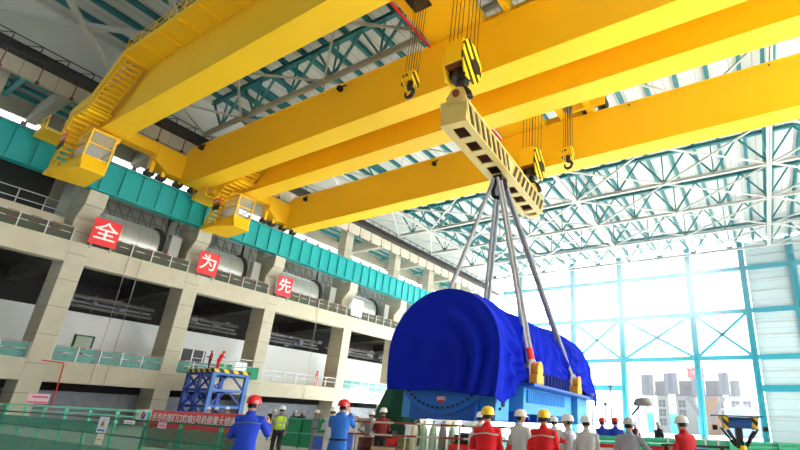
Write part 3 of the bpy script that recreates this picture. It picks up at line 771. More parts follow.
# tarpaulin draped over the stator
def smooth(e0, e1, x):
    t = max(0, min(1, (x-e0)/(e1-e0))); return t*t*(3-2*t)
TF, TR = -4.72, 9.25
def hem_right(y):      # height of the lower edge on the right-hand side
    pts = [(-4.72, 2.4), (-4.0, 2.25), (-3.3, 2.45), (-2.7, 2.95), (-2.2, 3.6), (-1.6, 3.85), (-.9, 3.45), (1, 3.85), (3, 3.75), (4.2, 3.6), (4.5, 3.9), (5.2, 3.9), (5.7, 3.35), (7.2, 3.05), (9.25, 2.55)]
    for (a, za), (b_, zb) in zip(pts, pts[1:]):
        if y <= b_: return za+(zb-za)*smooth(0, 1, (y-a)/(b_-a))
    return pts[-1][1]
def hem_left(y): return 2.6+.35*math.sin(y*1.3)
NT = 96; ys = [TF+(TR-TF)*k/280 for k in range(281)]
def tarp_pt(y, u):
    # u 0..1 from left hem over the top to right hem
    R = 2.68+.06*smooth(-4.7, -3.5, y)+.34*smooth(3.2, 6.2, y)-.12*smooth(8.2, 9.25, y)
    ya = 0.0
    zl, zr = hem_left(y), hem_right(y)
    def ang(z): return math.asin(max(-1, min(1, (z-ZC)/R)))
    aL = PI-ang(zl); aR = ang(zr)
    a = aL+(aR-aL)*u
    x = R*math.cos(a); z = ZC+R*math.sin(a)
    side = max(0, math.cos(a))                      # 0 at top, 1 at the right side
    # below mid height the sheet hangs straight and swings out over the flange
    if z < ZC and x > 0: x = R-(R-x)*.2+.42*(smooth(0, 1.2, ZC-z))*smooth(-3.6, -1.5, y)
    if z < ZC and x < 0: x = -R+(R+x)*.25
    # folds radiating from the front top towards the side and hanging ripples
    f = .0
    for (ly_, lz_) in ((-2.0, 3.9), (4.75, 3.9)):       # folds fanning out of the sling lugs
        dy_, dz_ = y-ly_, z-lz_; rd_ = math.hypot(dy_, dz_); ph_ = math.atan2(dz_, dy_)
        if x > 0: f += .07*(1-2*abs(math.sin(ph_*7+rd_*.5))**.7)*smooth(.25, .7, rd_)*(1-smooth(2.0, 3.6, rd_))*1.6*smooth(-4.5, -3.9, y)
    ph = (y+4.7)*1.55-(a-PI/2)*-1.9
    f += .13*(1-2*abs(math.sin(ph*1.7))**.7)*smooth(.02, .5, 1-abs(u-.62)*2)*smooth(-4.7, -3.6, y)*(1-smooth(1.5, 4, y)*.5)
    f += .06*math.sin(y*4.3+3*math.sin(a*2.1))*smooth(.3, 1, side)*smooth(-4.2, -2.5, y)
    f += .04*math.sin(y*9.7-a*3.3+1.7*math.sin(y*1.3))*smooth(.5, 1, side)*smooth(-4.2, -2.5, y)
    sag = -.16*math.sin(PI*smooth(-3.2, 1.4, y))*smooth(.4, 1, math.sin(a)) if -3.2 < y < 1.4 else 0
    sag += -.1*math.sin(PI*smooth(4.2, 7.2, y))*smooth(.4, 1, math.sin(a)) if 4.2 < y < 7.2 else 0
    nx, nz = math.cos(a), math.sin(a)
    return Vector((x+nx*(f+sag*.3), y, z+nz*f+sag))
bm = MB()
rings = [[tarp_pt(y, k/NT) for k in range(NT+1)] for y in ys]
bm.loft(rings, cap=False, closed=False)
# front curtain: from the rim down to a nearly straight hem
edge = rings[0]
inner = []
fr = [edge]
for j in range(1, 49):
    t = j/48; rr = []
    for k, p in enumerate(edge):
        u = k/NT
        zt = 2.62+.03*math.sin(u*14)
        rd = Vector((p.x*(1-t), TF-.0, p.z+(max(2.5, 2.5)-p.z)*t))
        rd.z = p.z+(zt-p.z)*t
        fold = .035*math.sin(rd.x*5.2+.6*rd.z)*math.sin(PI*min(1, t*1.6))*(1 if rd.z < 4.8 else .4)
        if u > .5: fold += .13*math.sin((1-t)*26+u*9)*smooth(.45, .66, u)*math.sin(PI*min(1, t*1.25))*smooth(0, .12, t)
        rd.y = TF-.03*math.sin(PI*t)+fold
        rr.append(rd)
    fr.append(rr)
bm.loft(fr, cap=False, closed=False)
bmesh.ops.remove_doubles(bm.bm, verts=bm.bm.verts, dist=.002)
tp = bm.build('tarpaulin', TARP, None, loc=(LX, LY, 0), rotz=LYAW, smooth=True, solid=.02)
for p in tp.data.polygons: p.use_smooth = True
tag(tp, 'royal blue tarpaulin draped over the hanging stator', 'tarpaulin')
# slings
tops = [(-.2, -.25, 14.75), (-.1, .25, 14.75), (.15, -.25, 14.75), (.22, .25, 14.75)]
ends = [(-3.0, -1.9, 3.72), (-3.0, 4.75, 3.72), (3.0, -1.9, 3.72), (3.0, 4.75, 3.72)]
labs = ['grey webbing sling running to the left near lug, leftmost of the four', 'grey webbing sling running to the left far lug, second from left of the four',
        'grey webbing sling running to the right near orange lug, third from left of the four', 'grey webbing sling running to the right far orange lug, rightmost of the four']
for i, (a, e) in enumerate(zip(tops, ends)):
    A, E_ = Vector(ldw(*a)), Vector(ldw(*e))
    t = empty('lifting_sling', E_, 0, labs[i], 'sling', 'slings between lifting beam and stator')
    d = A-E_
    n = 26; pts = []; pts2 = []
    side = Vector((0, 0, 1)).cross(d).normalized(); 
    for k in range(n+1):
        q = d*(k/n); wob = .015*math.sin(k*2.1)
        pts.append(q+side*(.11+wob)); pts2.append(q-side*(.11-wob*.5))
    MB().tube(pts, .105, 8).build('strand', SLING, t, smooth=True)
    MB().tube(pts2, .105, 8).build('strand', SLING, t, smooth=True)
    ey = [Vector((.02, 0, 0))+Vector((0, .4*math.cos(q), .4*math.sin(q))) for q in [2*PI*k/16 for k in range(16)]]
    MB().tube(ey, .1, 8, closed=True).build('sling_eye', SLING, t, smooth=True)
    if i == 2: MB().tube([d*(.012), d*(.085)], .2, 10).build('red_sleeve', RED, t, smooth=True)
sh = empty('sling_shackle', spw(0, 0, 14.55), SYAW, 'black shackle under the middle of the lifting beam gathering the slings', 'shackle')
b = MB(); b.tube([(-.28, 0, .1), (-.42, 0, -.3), (-.36, 0, -.75), (0, 0, -.95), (.36, 0, -.75), (.42, 0, -.3), (.28, 0, .1)], .13, 10); b.build('bow', BLACK, sh, smooth=True)
MB().cyl((-.45, 0, .1), (.45, 0, .1), .14, 12).build('pin', BLACK, sh, smooth=True)

# ------------------------------------------------------------------ blue steel tower with hazard edged deck
tw = empty('steel_tower', (-39.9, 22.35, 0), 0, 'blue braced steel tower with a hazard striped deck against the left wall', 'tower')
TX, TL, TH = 3.7, 2.9, 4.5
BLUE_LIT = mat('tower blue lit face', rgb(60, 120, 205), .45)  # lighter copy of tower blue, paints light on the right-hand face
for (a, b_) in ((0, 0), (-TX, 0), (0, TL), (-TX, TL), (-TX/2, 0)):
    MB().beam((a, b_, 0), (a, b_, TH), .3 if a != -TX/2 else .2).build('leg', BLUE_LIT if a == 0 else BLUE, tw)
for zz in (.35, 1.7, 3.0, TH-.15):
    MB().beam((0, 0, zz), (-TX, 0, zz), .22).build('cross_beam', BLUE, tw); MB().beam((0, TL, zz), (-TX, TL, zz), .2).build('cross_beam', BLUE, tw)
    MB().beam((0, 0, zz), (0, TL, zz), .2).build('cross_beam', BLUE_LIT, tw); MB().beam((-TX, 0, zz), (-TX, TL, zz), .2).build('cross_beam', BLUE, tw)
for z0_, z1_ in ((.35, 1.7), (1.7, 3.0), (3.0, TH-.15)):
    for p, q in (((0, 0), (0, TL)), ((-TX, 0), (-TX, TL))):
        MB().beam((p[0], p[1], z0_), (q[0], (q[1]+p[1])/2, z1_), .12).build('brace', BLUE, tw); MB().beam((q[0], q[1], z0_), (q[0], (q[1]+p[1])/2, z1_), .12).build('brace', BLUE, tw)
    for k in range(2):
        xa = -TX/2*k
        MB().beam((xa, 0, z0_), (xa-TX/2, 0, z1_), .12).build('brace', BLUE, tw); MB().beam((xa-TX/2, 0, z0_), (xa, 0, z1_), .12).build('brace', BLUE, tw)
dk = MB().bb(-TX-.2, .15, -.15, TL+.15, TH, TH+.1).build('deck', GREY, tw)
MB().bb(.15, .2, -.2, TL+.2, TH-.08, TH+.2).bb(-TX-.2, .2, -.2, -.15, TH-.08, TH+.2).build('toe_board', BLKYELH, dk)
for (p, q) in (((.1, TL+.1), (-TX, TL+.1)), ((-TX-.1, -.1), (-TX-.1, TL)), ((.1, 1.5), (.1, TL+.1))):
    hand_rail(tw, [(p[0], p[1], TH+.1), (q[0], q[1], TH+.1)], h=1.1, name='railing', m=STEEL)
# green sheets and notice behind the tower deck
t = empty('barrier_sheet', (-44.6, 25.2, D1), 0, 'green sheeted barrier on the lower deck right of the blue tower', 'barrier')
MB().bb(0, .05, -.2, 4.2, 0, 1.15).build('sheet', GREENF, t)
for k in range(4): MB().beam((.07, k*1.4-.1, 0), (.07, k*1.4-.1, 1.4), .06).build('post', STEEL, t)
MB().bb(.06, .08, 1.4, 2.7, .7, 1.5).build('white_notice', WHITE, t)
t = empty('doorway_frame', (-46.8, 22.55, D1), 0, 'dark doorway in the column behind the tower deck', 'doorway')
MB().bb(-.1, .1, .1, 2.4, 0, 2.3).build('opening', BLACK, t)
for k in range(3): MB().beam((.13, .2+k*1.0, 0), (.13, .2+k*1.0, 2.3), .09).build('jamb', WHITE, t)

# ------------------------------------------------------------------ left fence, banner, signs
FY = 5.7
fe = empty('mesh_fence', (-22.5, FY, 0), 0, 'green mesh fence with mint top rail along the lower left edge', 'fence')
FL = 13.75
for k in range(10):
    MB().beam((k*1.45, 0, 0), (k*1.45, 0, 1.46 if k < 8 else 1.28), .05).build('post', MINT, fe)
MB().beam((0, 0, 1.46), (9.6, 0, 1.46), .05).build('top_rail', MINT, fe)
MB().beam((0, 0, 1.33), (9.6, 0, 1.33), .03).build('middle_rail', MINT, fe)
MB().beam((0, -.03, 1.26), (FL, -.03, 1.26), .035).build('dark_rail', GTARP, fe)
MB().beam((0, -.03, .9), (FL, -.03, .9), .03).build('dark_rail', GTARP, fe)
MB().bb(0, FL, -.05, -.045, .02, 1.16).build('mesh_panel', GREENN, fe)
MB().bb(0, 8.2, -.042, -.037, .92, 1.16).bb(0, FL, -.042, -.037, .02, .62).build('mesh_overlap', GREENN, fe)
bn = empty('banner', (-13.2, FY+.12, 0), 0, 'long red banner with white characters and a round emblem hung behind the green fence', 'banner')
MB().bb(.7, 4.25, 0, .01, .72, 1.5).build('cloth', REDB, bn)
MB().bb(0, .7, 0, .01, 1.25, 1.5).build('emblem_panel', WHITE, bn)
M = Matrix.Rotation(PI/2, 4, 'X')
text_mesh('业员住部们订核电5号机组果大结南平', .2, 'lettering', WHITE, bn, Matrix.Translation((2.5, -.006, 1.33)) @ M, .002, sx=1.04)
def disc(cx, cz, r, a0, a1, n=16): return [(cx, -.004, cz)]+[(cx+r*math.cos(a0+(a1-a0)*k/n), -.004, cz+r*math.sin(a0+(a1-a0)*k/n)) for k in range(n+1)]
MB().prism(disc(.34, 1.375, .085, PI*.35, PI*1.3), (0, -.004, 0)).build('emblem_red_half', RED, bn)
MB().prism(disc(.36, 1.37, .085, -PI*.7, PI*.3), (0, -.004, 0)).build('emblem_blue_half', BLUE, bn)
text_mesh('南平电结大果号机', .17, 'lower_lettering', mat('faded lettering', rgb(230, 190, 180), .7), bn, Matrix.Translation((2.6, -.006, .82)) @ M, .002, sx=1.3)
# warning plate
t = empty('warning_sign', (-14.25, FY-.062, 1.09), 0, 'white plate with a yellow warning triangle on the green fence', 'sign')
MB().bb(-.24, .24, 0, .01, -.17, .2).build('plate', mat('plate bluish', rgb(214, 226, 240), .5), t)
MB().prism([(-.13, -.002, -.03), (.13, -.002, -.03), (0, -.002, .17)], (0, -.006, 0)).build('triangle', mat('warning yellow', rgb(236, 200, 30), .5), t)
MB().prism([(-.07, -.009, .0), (.07, -.009, .0), (.02, -.009, .1), (-.03, -.009, .07)], (0, -.004, 0)).build('pictogram', BLACK, t)
MB().bb(-.18, .18, -.004, 0, -.13, -.09).build('caption', BLUE, t)
for (xx, zz, ww, hh, m_, lab) in ((-11.55, 1.2, .34, .13, mat('pink notice', rgb(240, 170, 200), .6), 'small pink notice tied to the fence below the banner lettering'), (-13.0, 1.21, .5, .08, WHITE, 'small white strip notice tied to the fence below the banner emblem'), (-14.2, .78, .34, .24, mat('cream notice', rgb(240, 225, 190), .6), 'cream notice on the fence below the warning plate')):
    t = empty('fence_notice', (xx, FY-.06, zz), 0, lab, 'notice'); MB().bb(-ww/2, ww/2, 0, .008, -hh/2, hh/2).build('sheet', m_, t)
    MB().bb(-ww*.35, ww*.35, -.003, 0, -.02, .0).build('printed_line', RED if 'pink' in lab else GREY, t)
# green sheet barrier in the middle distance
f2 = empty('green_barrier', (-20.5, 15.2, 0), 0, 'solid green sheet barrier behind the worker in the yellow vest', 'barrier')
MB().bb(0, 4.35, 0, .04, .05, 1.27).build('sheet', GREENF, f2)
for k in range(4): MB().beam((k*1.45, -.04, 0), (k*1.45, -.04, 1.32), .06).build('post', GREENF, f2)
for zz in (.65, 1.27): MB().beam((0, -.04, zz), (4.35, -.04, zz), .05).build('rail', MINT, f2)
# red and white pole barrier in front of the equipment
pb = empty('pole_barrier', (-9.25, 8.75, 0), math.atan2(1.55, 4.6), 'red and white pole barrier in front of the suspended load', 'barrier')
for k in range(4): 
    p_ = MB().beam((k*1.35+.2, 0, 0), (k*1.35+.2, 0, 1.43), .035).build('post', STEEL, pb)
    MB().bb(k*1.35+.0, k*1.35+.4, -.2, .2, 0, .05).build('foot', GREY, p_)
for zz in (1.42, 1.13): MB().cyl((0, 0, zz), (4.4, 0, zz), .022, 8).build('rail', REDWHITE, pb)

# ------------------------------------------------------------------ equipment under and behind the load
def cylinder_bottle(loc, m, label):
    t = empty('gas_cylinder', loc, 0, label, 'gas cylinder', 'upright gas cylinders')
    MB().loft([[(r*math.cos(q), r*math.sin(q), zz) for q in [2*PI*k/16 for k in range(16)]] for r, zz in ((.12, 0), (.125, .05), (.125, 1.15), (.1, 1.27), (.045, 1.33), (.045, 1.38))]).build('bottle', m, t, smooth=True)
    MB().cyl((0, 0, 1.38), (0, 0, 1.46), .03, 10).box((.03, 0, 1.46), (.12, .03, .03)).build('valve', GREY, t)
PG = mat('pale green bottle', rgb(170, 205, 180), .4); PW = mat('cream bottle', rgb(230, 230, 205), .4)
for k, (m_, lab) in enumerate(((PW, 'cream gas cylinder, leftmost of the row under the stator front'), (PG, 'pale green gas cylinder, second of the row under the stator front'), (PG, 'pale green gas cylinder, third of the row under the stator front'), (GREY, 'grey gas cylinder, fourth of the row under the stator front'), (PG, 'pale green gas cylinder, last of the row under the stator front'))):
    cylinder_bottle((-10.25+k*.31, 12.6+k*.1, 0), m_, lab)
def drum(loc, m, label):
    t = empty('steel_drum', loc, 0, label, 'drum')
    prof = [(.28, 0), (.3, .02), (.29, .05), (.29, .28), (.305, .3), (.29, .32), (.29, .58), (.305, .6), (.29, .62), (.29, .85), (.3, .88), (.27, .88)]
    MB().loft([[(r*math.cos(q), r*math.sin(q), zz) for q in [2*PI*k/20 for k in range(20)]] for r, zz in prof]).build('shell', m, t, smooth=True)
    MB().cyl((.12, 0, .88), (.12, 0, .91), .04, 10).build('bung', GREY, t)
OLG = mat('olive drum', rgb(120, 130, 40), .5)
drum((-10.75, 12.85, 0), OLG, 'olive drum left of the gas cylinders')
drum((-11.7, 12.0, 0), mat('brown drum', rgb(90, 30, 28), .5), 'dark red drum left of the olive drum')
def pump(loc, rz_, label, s=1.0):
    t = empty('pump_unit', loc, rz_, label, 'pump unit'); t.scale = (s, s, s)
    MB().bb(-.7, .7, -.35, .35, .08, .16).bb(-.7, .7, -.35, -.28, 0, .16).bb(-.7, .7, .28, .35, 0, .16).build('skid', RED, t)
    MB().cyl((-.6, 0, .5), (.1, 0, .5), .25, 18).cyl((-.68, 0, .5), (-.6, 0, .5), .18, 18).build('motor', RED, t, smooth=True)
    MB().cyl((.1, 0, .5), (.3, 0, .5), .1, 12).build('coupling', BLACK, t, smooth=True)
    MB().cyl((.3, 0, .48), (.62, 0, .48), .3, 18).build('pump_casing', RED, t, smooth=True)
    MB().cyl((.46, 0, .7), (.46, 0, 1.15), .1, 12).cyl((.46, 0, 1.12), (.46, 0, 1.18), .18, 14).build('outlet_pipe', WHITE, t, smooth=True)
    MB().bb(-.5, -.1, -.15, .15, .72, .95).build('control_box', BLACK, t)
pump((-8.3, 13.2, 0), .4, 'red motor pump right of the gas cylinders', 1.15)
pump((-6.6, 14.4, 0), -.3, 'red motor pump farthest right behind the pole barrier', 1.2)
pump((-12.2, 14.0, 0), .2, 'red motor pump at the left end behind the pole barrier', 1.1)
pump((-9.3, 14.9, 0), .3, 'red motor pump behind the gas cylinders, left of the pair', 1.15)
pump((-7.6, 15.4, 0), -.2, 'red motor pump behind the gas cylinders, right of the pair', 1.15)
t = empty('standpipe', (-6.75, 12.0, 0), 0, 'white and turquoise standpipe valve behind the right end of the pole barrier', 'valve')
MB().cyl((0, 0, 0), (0, 0, 1.4), .09, 12).cyl((0, 0, 1.35), (0, 0, 1.42), .2, 14).build('pipe', WHITE, t, smooth=True)
MB().cyl((-.18, 0, .95), (.18, 0, .95), .2, 16).build('valve_body', mat('turquoise', rgb(80, 200, 200), .4), t, smooth=True)
t = empty('cable_trough', (-9.6, 11.4, 0), .12, 'low grey cable trough lying along the floor behind the pole barrier', 'trough')
MB().bb(0, 4.2, -.25, .25, 0, .06).bb(0, 4.2, -.25, -.2, 0, .5).bb(0, 4.2, .2, .25, 0, .5).build('channel', GREY, t)
b = MB()
for k in range(3): b.tube([(.1, -.1+.1*k, .5), (1.5, -.06+.09*k, .55), (3, -.1+.1*k, .5), (4.1, -.1+.1*k, .52)], .05, 8)
b.build('cables', mat('cable grey', rgb(120, 116, 108), .7), t, smooth=True)
def crate(loc, rz_, s, m, label):
    t = empty('crate', loc, rz_, label, 'crate')
    MB().bb(-s[0]/2, s[0]/2, -s[1]/2, s[1]/2, .1, s[2]).build('box', m, t, bevel=.01)
    for k in (-1, 0, 1): MB().bb(-s[0]/2, s[0]/2, k*s[1]*.4-.05, k*s[1]*.4+.05, 0, .1).build('runner', mat_wood, t)
    for k in (-1, 1): MB().bb(-s[0]/2-.02, s[0]/2+.02, -s[1]/2-.02, -s[1]/2, .1+(s[2]-.2)*(k+1)/2, .2+(s[2]-.2)*(k+1)/2).build('batten', mat_wood, t)
mat_wood = mat('crate wood', rgb(190, 160, 120), .7)
crate((-13.6, 13.9, 0), .3, (.6, .6, 1.45), mat('cream crate', rgb(225, 215, 190), .7), 'cream packing crate right of the worker in mid blue')
crate((-15.4, 14.0, 0), .1, (1.5, .8, .8), mat('blue crate', rgb(40, 90, 200), .6), 'blue lidded crate behind the grey uniformed pair')
crate((-10.1, 11.3, 0), .1, (.8, .6, .7), mat('dark crate', rgb(70, 34, 30), .7), 'low dark red crate behind the pole barrier below the gas cylinders')
crate((-22.4, 21.0, 0), .1, (1.6, .9, 1.3), mat('deep blue crate', rgb(24, 50, 140), .6), 'deep blue crate under the wall behind the green barrier')
crate((-20.4, 19.2, 0), .2, (.8, .9, 1.5), WHITE, 'tall white crate between the grey uniformed workers')
# covered heap behind the stator
b = MB()
rings = []
for j in range(9):
    t_ = j/8; rr = []
    for k in range(28):
        a = 2*PI*k/28; fold = 1+.1*math.sin(a*7)*(1-t_)
        rx = (1.75*(1-t_)+.45*t_**2+.3*t_)*fold; ry = (1.5*(1-t_)+.4*t_)*fold
        rr.append((rx*math.cos(a)+.35*t_, ry*math.sin(a), 3.5*math.sin(t_*PI/2)))
    rings.append(rr)
o = b.loft(rings).build('covered_heap', GTARP, None, loc=(-19.3, 21.9, 0), smooth=True); tag(o, 'dark green tarpaulin covered heap left behind the stator', 'tarpaulin')

# ------------------------------------------------------------------ right foreground: barrier, cabinets, reel stand
rb = empty('mint_barrier', (-4.4, 12.2, 0), math.atan2(3.1, 5.0), 'mint green steel barrier wall along the lower right', 'barrier')
MB().bb(0, 9.4, 0, .06, .2, 1.27).build('panel', MINT, rb)
for zz in (1.27, 1.17, .95): MB().beam((0, -.03, zz), (9.4, -.03, zz), .07).build('rail', MINT, rb)
for k in range(8): MB().beam((k*1.34, -.06, 0), (k*1.34, -.06, 1.3), .08).build('post', MINT, rb)
MB().bb(4.5, 9.4, -.12, -.06, .2, .9).build('brown_kick_panel', mat('brown panel', rgb(120, 70, 40), .7), rb)
rr_ = empty('roller_rail', (-1.55, 11.2, 0), math.atan2(2.6, 4.8), 'dark rail carrying a row of white crossed clamps beside the reel stand', 'rail')
MB().beam((-.6, 0, 1.22), (.85, 0, 1.22), .05).build('rail', BLACK, rr_)
for k in range(2): MB().beam((-.5+k*1.2, 0, 0), (-.5+k*1.2, 0, 1.22), .06).build('post', BLACK, rr_)
for k in range(5):
    MB().beam((-.45+k*.27, 0, 1.22), (-.45+k*.27, 0, 1.4), .03).beam((-.53+k*.27, 0, 1.36), (-.37+k*.27, 0, 1.36), .03).build('clamp', WHITE, rr_)
for k, (lx_, ly_, lab) in enumerate(((-3.45, 10.85, 'red cabinet with white label, left one along the lower right edge'), (-2.0, 11.55, 'red cabinet with white label, right one along the lower right edge'))):
    t = empty('tool_cabinet', (lx_, ly_, 0), math.atan2(3.1, 5.0), lab, 'cabinet')
    MB().bb(-.55, .45, -.3, .3, .1, 1.18).build('body', RED, t, bevel=.02)
    MB().bb(-.57, .47, -.32, .32, 1.18, 1.23).build('top', MINT, t)
    MB().bb(-.35, .25, -.315, -.3, .75, 1.1).build('label', mat('label grey %d' % k, rgb(205, 205, 210), .5), t)
    MB().bb(.47, .72, -.3, .3, .1, 1.16).build('side_locker', BLUED, t, bevel=.02)
    for sx_ in (-.5, .4):
        for sy_ in (-.25, .25): MB().beam((sx_, sy_, 0), (sx_, sy_, .1), .06).build('foot', BLACK, t)
rl = empty('cable_reel_stand', (-.5, 10.66, 0), math.radians(16), 'blue cable reel with hazard striped flanges on a yellow post', 'cable reel')
MB().cyl((-.2, 0, 1.72), (.2, 0, 1.72), .105, 20).build('blue_drum', mat('reel blue', rgb(20, 90, 180), .5, lines=(.05, .3, 0)), rl, smooth=True)
for s in (-1, 1):
    MB().prism([(s*.21, -.1, 1.83), (s*.34, -.1, 1.83), (s*.29, -.1, 1.6), (s*.22, -.1, 1.6)], (0, .2, 0)).build('hazard_bracket', FINEHAZ, rl)
    MB().beam((s*.24, -.05, 1.58), (s*.07, 0, 1.3), .05).build('strut', BLACK, rl); MB().beam((s*.34, .05, 1.62), (s*.1, .05, 1.28), .04).build('strut', BLACK, rl)
    MB().cyl((s*.42, 0, 1.62), (s*.5, 0, 1.62), .05, 10).build('roller', BLACK, rl)
MB().bb(-.5, .42, -.12, .12, 1.835, 1.855).build('top_plate', BLACK, rl)
MB().beam((-.03, 0, 1.25), (-.03, 0, 1.62), .12).build('mast_head', BLACK, rl)
MB().cyl((0, 0, 0), (0, 0, 1.3), .075, 14).cyl((0, 0, 0), (0, 0, .03), .3, 16).build('post', YELD, rl, smooth=True)
t = empty('floodlight_mast', (-4.75, 21.4, 0), 0, 'grey hooded floodlight mast on pale legs right of the stator', 'floodlight')
MB().loft([[(r*math.cos(q), r*.7*math.sin(q), zz) for q in [2*PI*k/16 for k in range(16)]] for r, zz in ((.36, 2.4), (.42, 2.52), (.3, 2.72), (.1, 2.76))]).build('hood', GREY, t, smooth=True)
for k, (px, py) in enumerate(((-.3, -.3), (.3, -.3), (0, .4))): MB().beam((px, py, 0), (px*.5, py*.5, 2.3), .05).build('leg', WHITE, t)
MB().beam((-.5, 0, 2.0), (-.15, 0, 2.4), .08).build('arm', BLACK, t)
for k, (px, py, hh, lab) in enumerate(((-7.2, 21.8, 2.9, 'left'), (-6.8, 22.6, 2.5, 'middle'), (-6.4, 22.2, 3.3, 'right'))):
    t = empty('survey_pole', (px, py, 0), 0, 'thin pale tripod pole behind the stator end, %s of three' % lab, 'pole')
    MB().cyl((0, 0, .4), (0, 0, hh), .03, 8).build('mast', OUTL, t)
    for a in (0, 2.1, 4.2): MB().beam((0, 0, 1.1), (.45*math.cos(a), .45*math.sin(a), 0), .035).build('leg', OUTL, t)
    MB().box((0, 0, hh), (.16, .1, .12)).build('head', GREY, t)

# ------------------------------------------------------------------ outdoors beyond the far wall
OY = 130.0
ob = empty('site_building', (-13.5, OY, 0), 0, 'grey and white building under construction outside the far wall', 'building')
MB().bb(-11.5, 11.6, 0, 14, 0, 9.4).build('lower_storeys', OUTL, ob)
MB().bb(-11.9, 8.6, -.6, 14.4, 9.2, 13.0).build('parapet_band', OUTD, ob)
for r_ in range(3):
    for k in range(9):
        if k in (3, 4): continue
        fx = -10.3+k*2.5
        f_ = MB().bb(fx-.85, fx+.85, -.12, 0, 1.8+r_*2.3, 3.5+r_*2.3).build('window', WINDK, ob)
        MB().bb(fx-.85, fx+.85, -.18, -.12, 2.6+r_*2.3, 2.7+r_*2.3).bb(fx-.05, fx+.05, -.18, -.12, 1.8+r_*2.3, 3.5+r_*2.3).build('glazing_bar', OUTL, f_)
MB().bb(-1.8, 3.2, -.3, 0, .0, 8.8).build('ochre_panel', BRICK, ob)
for k, (xa, xb, zt, lab) in enumerate(((-27.6, -24.5, 14.1, 'leftmost'), (-21.9, -18.6, 14.5, 'second from left'), (-15.5, -12.4, 13.9, 'third from left'), (-9.2, -6.9, 14.4, 'rightmost'))):
    t = empty('stair_tower', ((xa+xb)/2, OY-5, 0), 0, 'grey topped tower shaft outside the far wall, %s of four' % lab, 'tower', 'tower shafts outside')
    w_ = (xb-xa)/2
    MB().bb(-w_, w_, -1, 1, zt-5.2, zt).build('head', OUTD, t)
    MB().bb(-w_*.55, w_*.55, -.8, .8, 4.5, zt-5.2).build('shaft', OUTL, t)
    MB().bb(-w_*.5, w_*.5, -.8, .8, 0, 4.5).build('base', TEALE, t)
    MB().bb(-w_*.35, w_*.35, -1.06, -1, zt-4.8, zt-.3).build('louvre', WINDK, t)
t = empty('roof_sign', (-14.2, OY-6.3, 13.2), 0, 'ragged red sign on top of the third tower outside', 'sign')
MB().prism([(-2.0, 0, .3), (-1.6, 0, -.2), (-.8, 0, .1), (0, 0, -.3), (.9, 0, .1), (1.7, 0, -.2), (2.1, 0, .4), (1.8, 0, 1.5), (2.2, 0, 2.5), (.9, 0, 2.3), (0, 0, 2.7), (-.9, 0, 2.3), (-2.1, 0, 2.6), (-1.8, 0, 1.4)], (0, .25, 0)).build('board', mat('roof sign red', rgb(130, 10, 22), .6), t)
MB().bb(-1.4, 1.4, -.05, 0, .9, 1.05).bb(-1.2, 1.2, -.05, 0, 1.4, 1.55).build('marks', OUTL, t)
for xx in (-1.2, 1.2): MB().beam((xx, .3, -.6), (xx, .3, 1), .15).build('stay', GREY, t)
for xa, xb, lab in ((-16.6, -13.0, 'left'), (-8.5, -11.8, 'right')):
    o = MB().beam((0, 0, 0), (xb-xa, 0, -5.6), .9).build('raking_strut', OUTG, None, loc=(xa, OY-6.5, 8.6)); tag(o, 'grey raking strut outside leaning towards the middle, %s one' % lab, 'strut')
o = MB().bb(-3, 3, -4, 4, 0, 5.2).prism([(-3.2, -4.2, 5.2), (3.2, -4.2, 5.2), (0, -4.2, 6.4)], (0, 8.4, 0)).build('site_cabin', mat('cabin blue grey', rgb(92, 104, 122), .7), None, loc=(-4.2, 112, 0)); tag(o, 'pale blue grey cabin outside right of the tower shafts', 'cabin')

# ------------------------------------------------------------------ people
TORSO = [(.80, .13, .10, 0), (.88, .168, .122, 0), (.97, .178, .13, 0), (1.06, .168, .122, .0), (1.18, .178, .126, .0), (1.30, .196, .13, -.008), (1.39, .192, .118, -.012), (1.45, .15, .092, -.012), (1.49, .085, .07, -.006), (1.53, .062, .062, 0)]
def torso_at(z):
    for a, b_ in zip(TORSO, TORSO[1:]):
        if z <= b_[0]:
            t = (z-a[0])/(b_[0]-a[0]); return [a[i]+(b_[i]-a[i])*t for i in range(4)]
    return list(TORSO[-1])
def hand(b, caps, wrist, d, side, curl, tagname='skin'):
    """palm, four unequal fingers and a thumb; d along the hand, side across it, curl towards the palm"""
    wrist, d, side, curl = Vector(wrist), Vector(d).normalized(), Vector(side).normalized(), Vector(curl).normalized()
    R = Matrix((side, curl, d)).transposed()
    pc = wrist+d*.055
    b.ell(pc, (.042, .02, .06), R, 10, 7); caps.append((wrist, wrist+d*.19, .05, tagname))
    for k, ln in enumerate((.066, .078, .073, .055)):
        base = wrist+d*.095+side*(-.031+k*.0207)
        m1 = base+d*ln*.5+curl*ln*.12; m2 = m1+d*ln*.32+curl*ln*.38; tip = m2+d*ln*.1+curl*ln*.34
        b.tube([base-d*.03, base, m1, m2, tip], [.0105, .0105, .0098, .009, .0075], 7)
    tb = wrist+d*.03-side*.032
    b.tube([tb, tb-side*.028+d*.028+curl*.012, tb-side*.036+d*.058+curl*.03, tb-side*.03+d*.08+curl*.045], [.014, .0125, .011, .0085], 7)
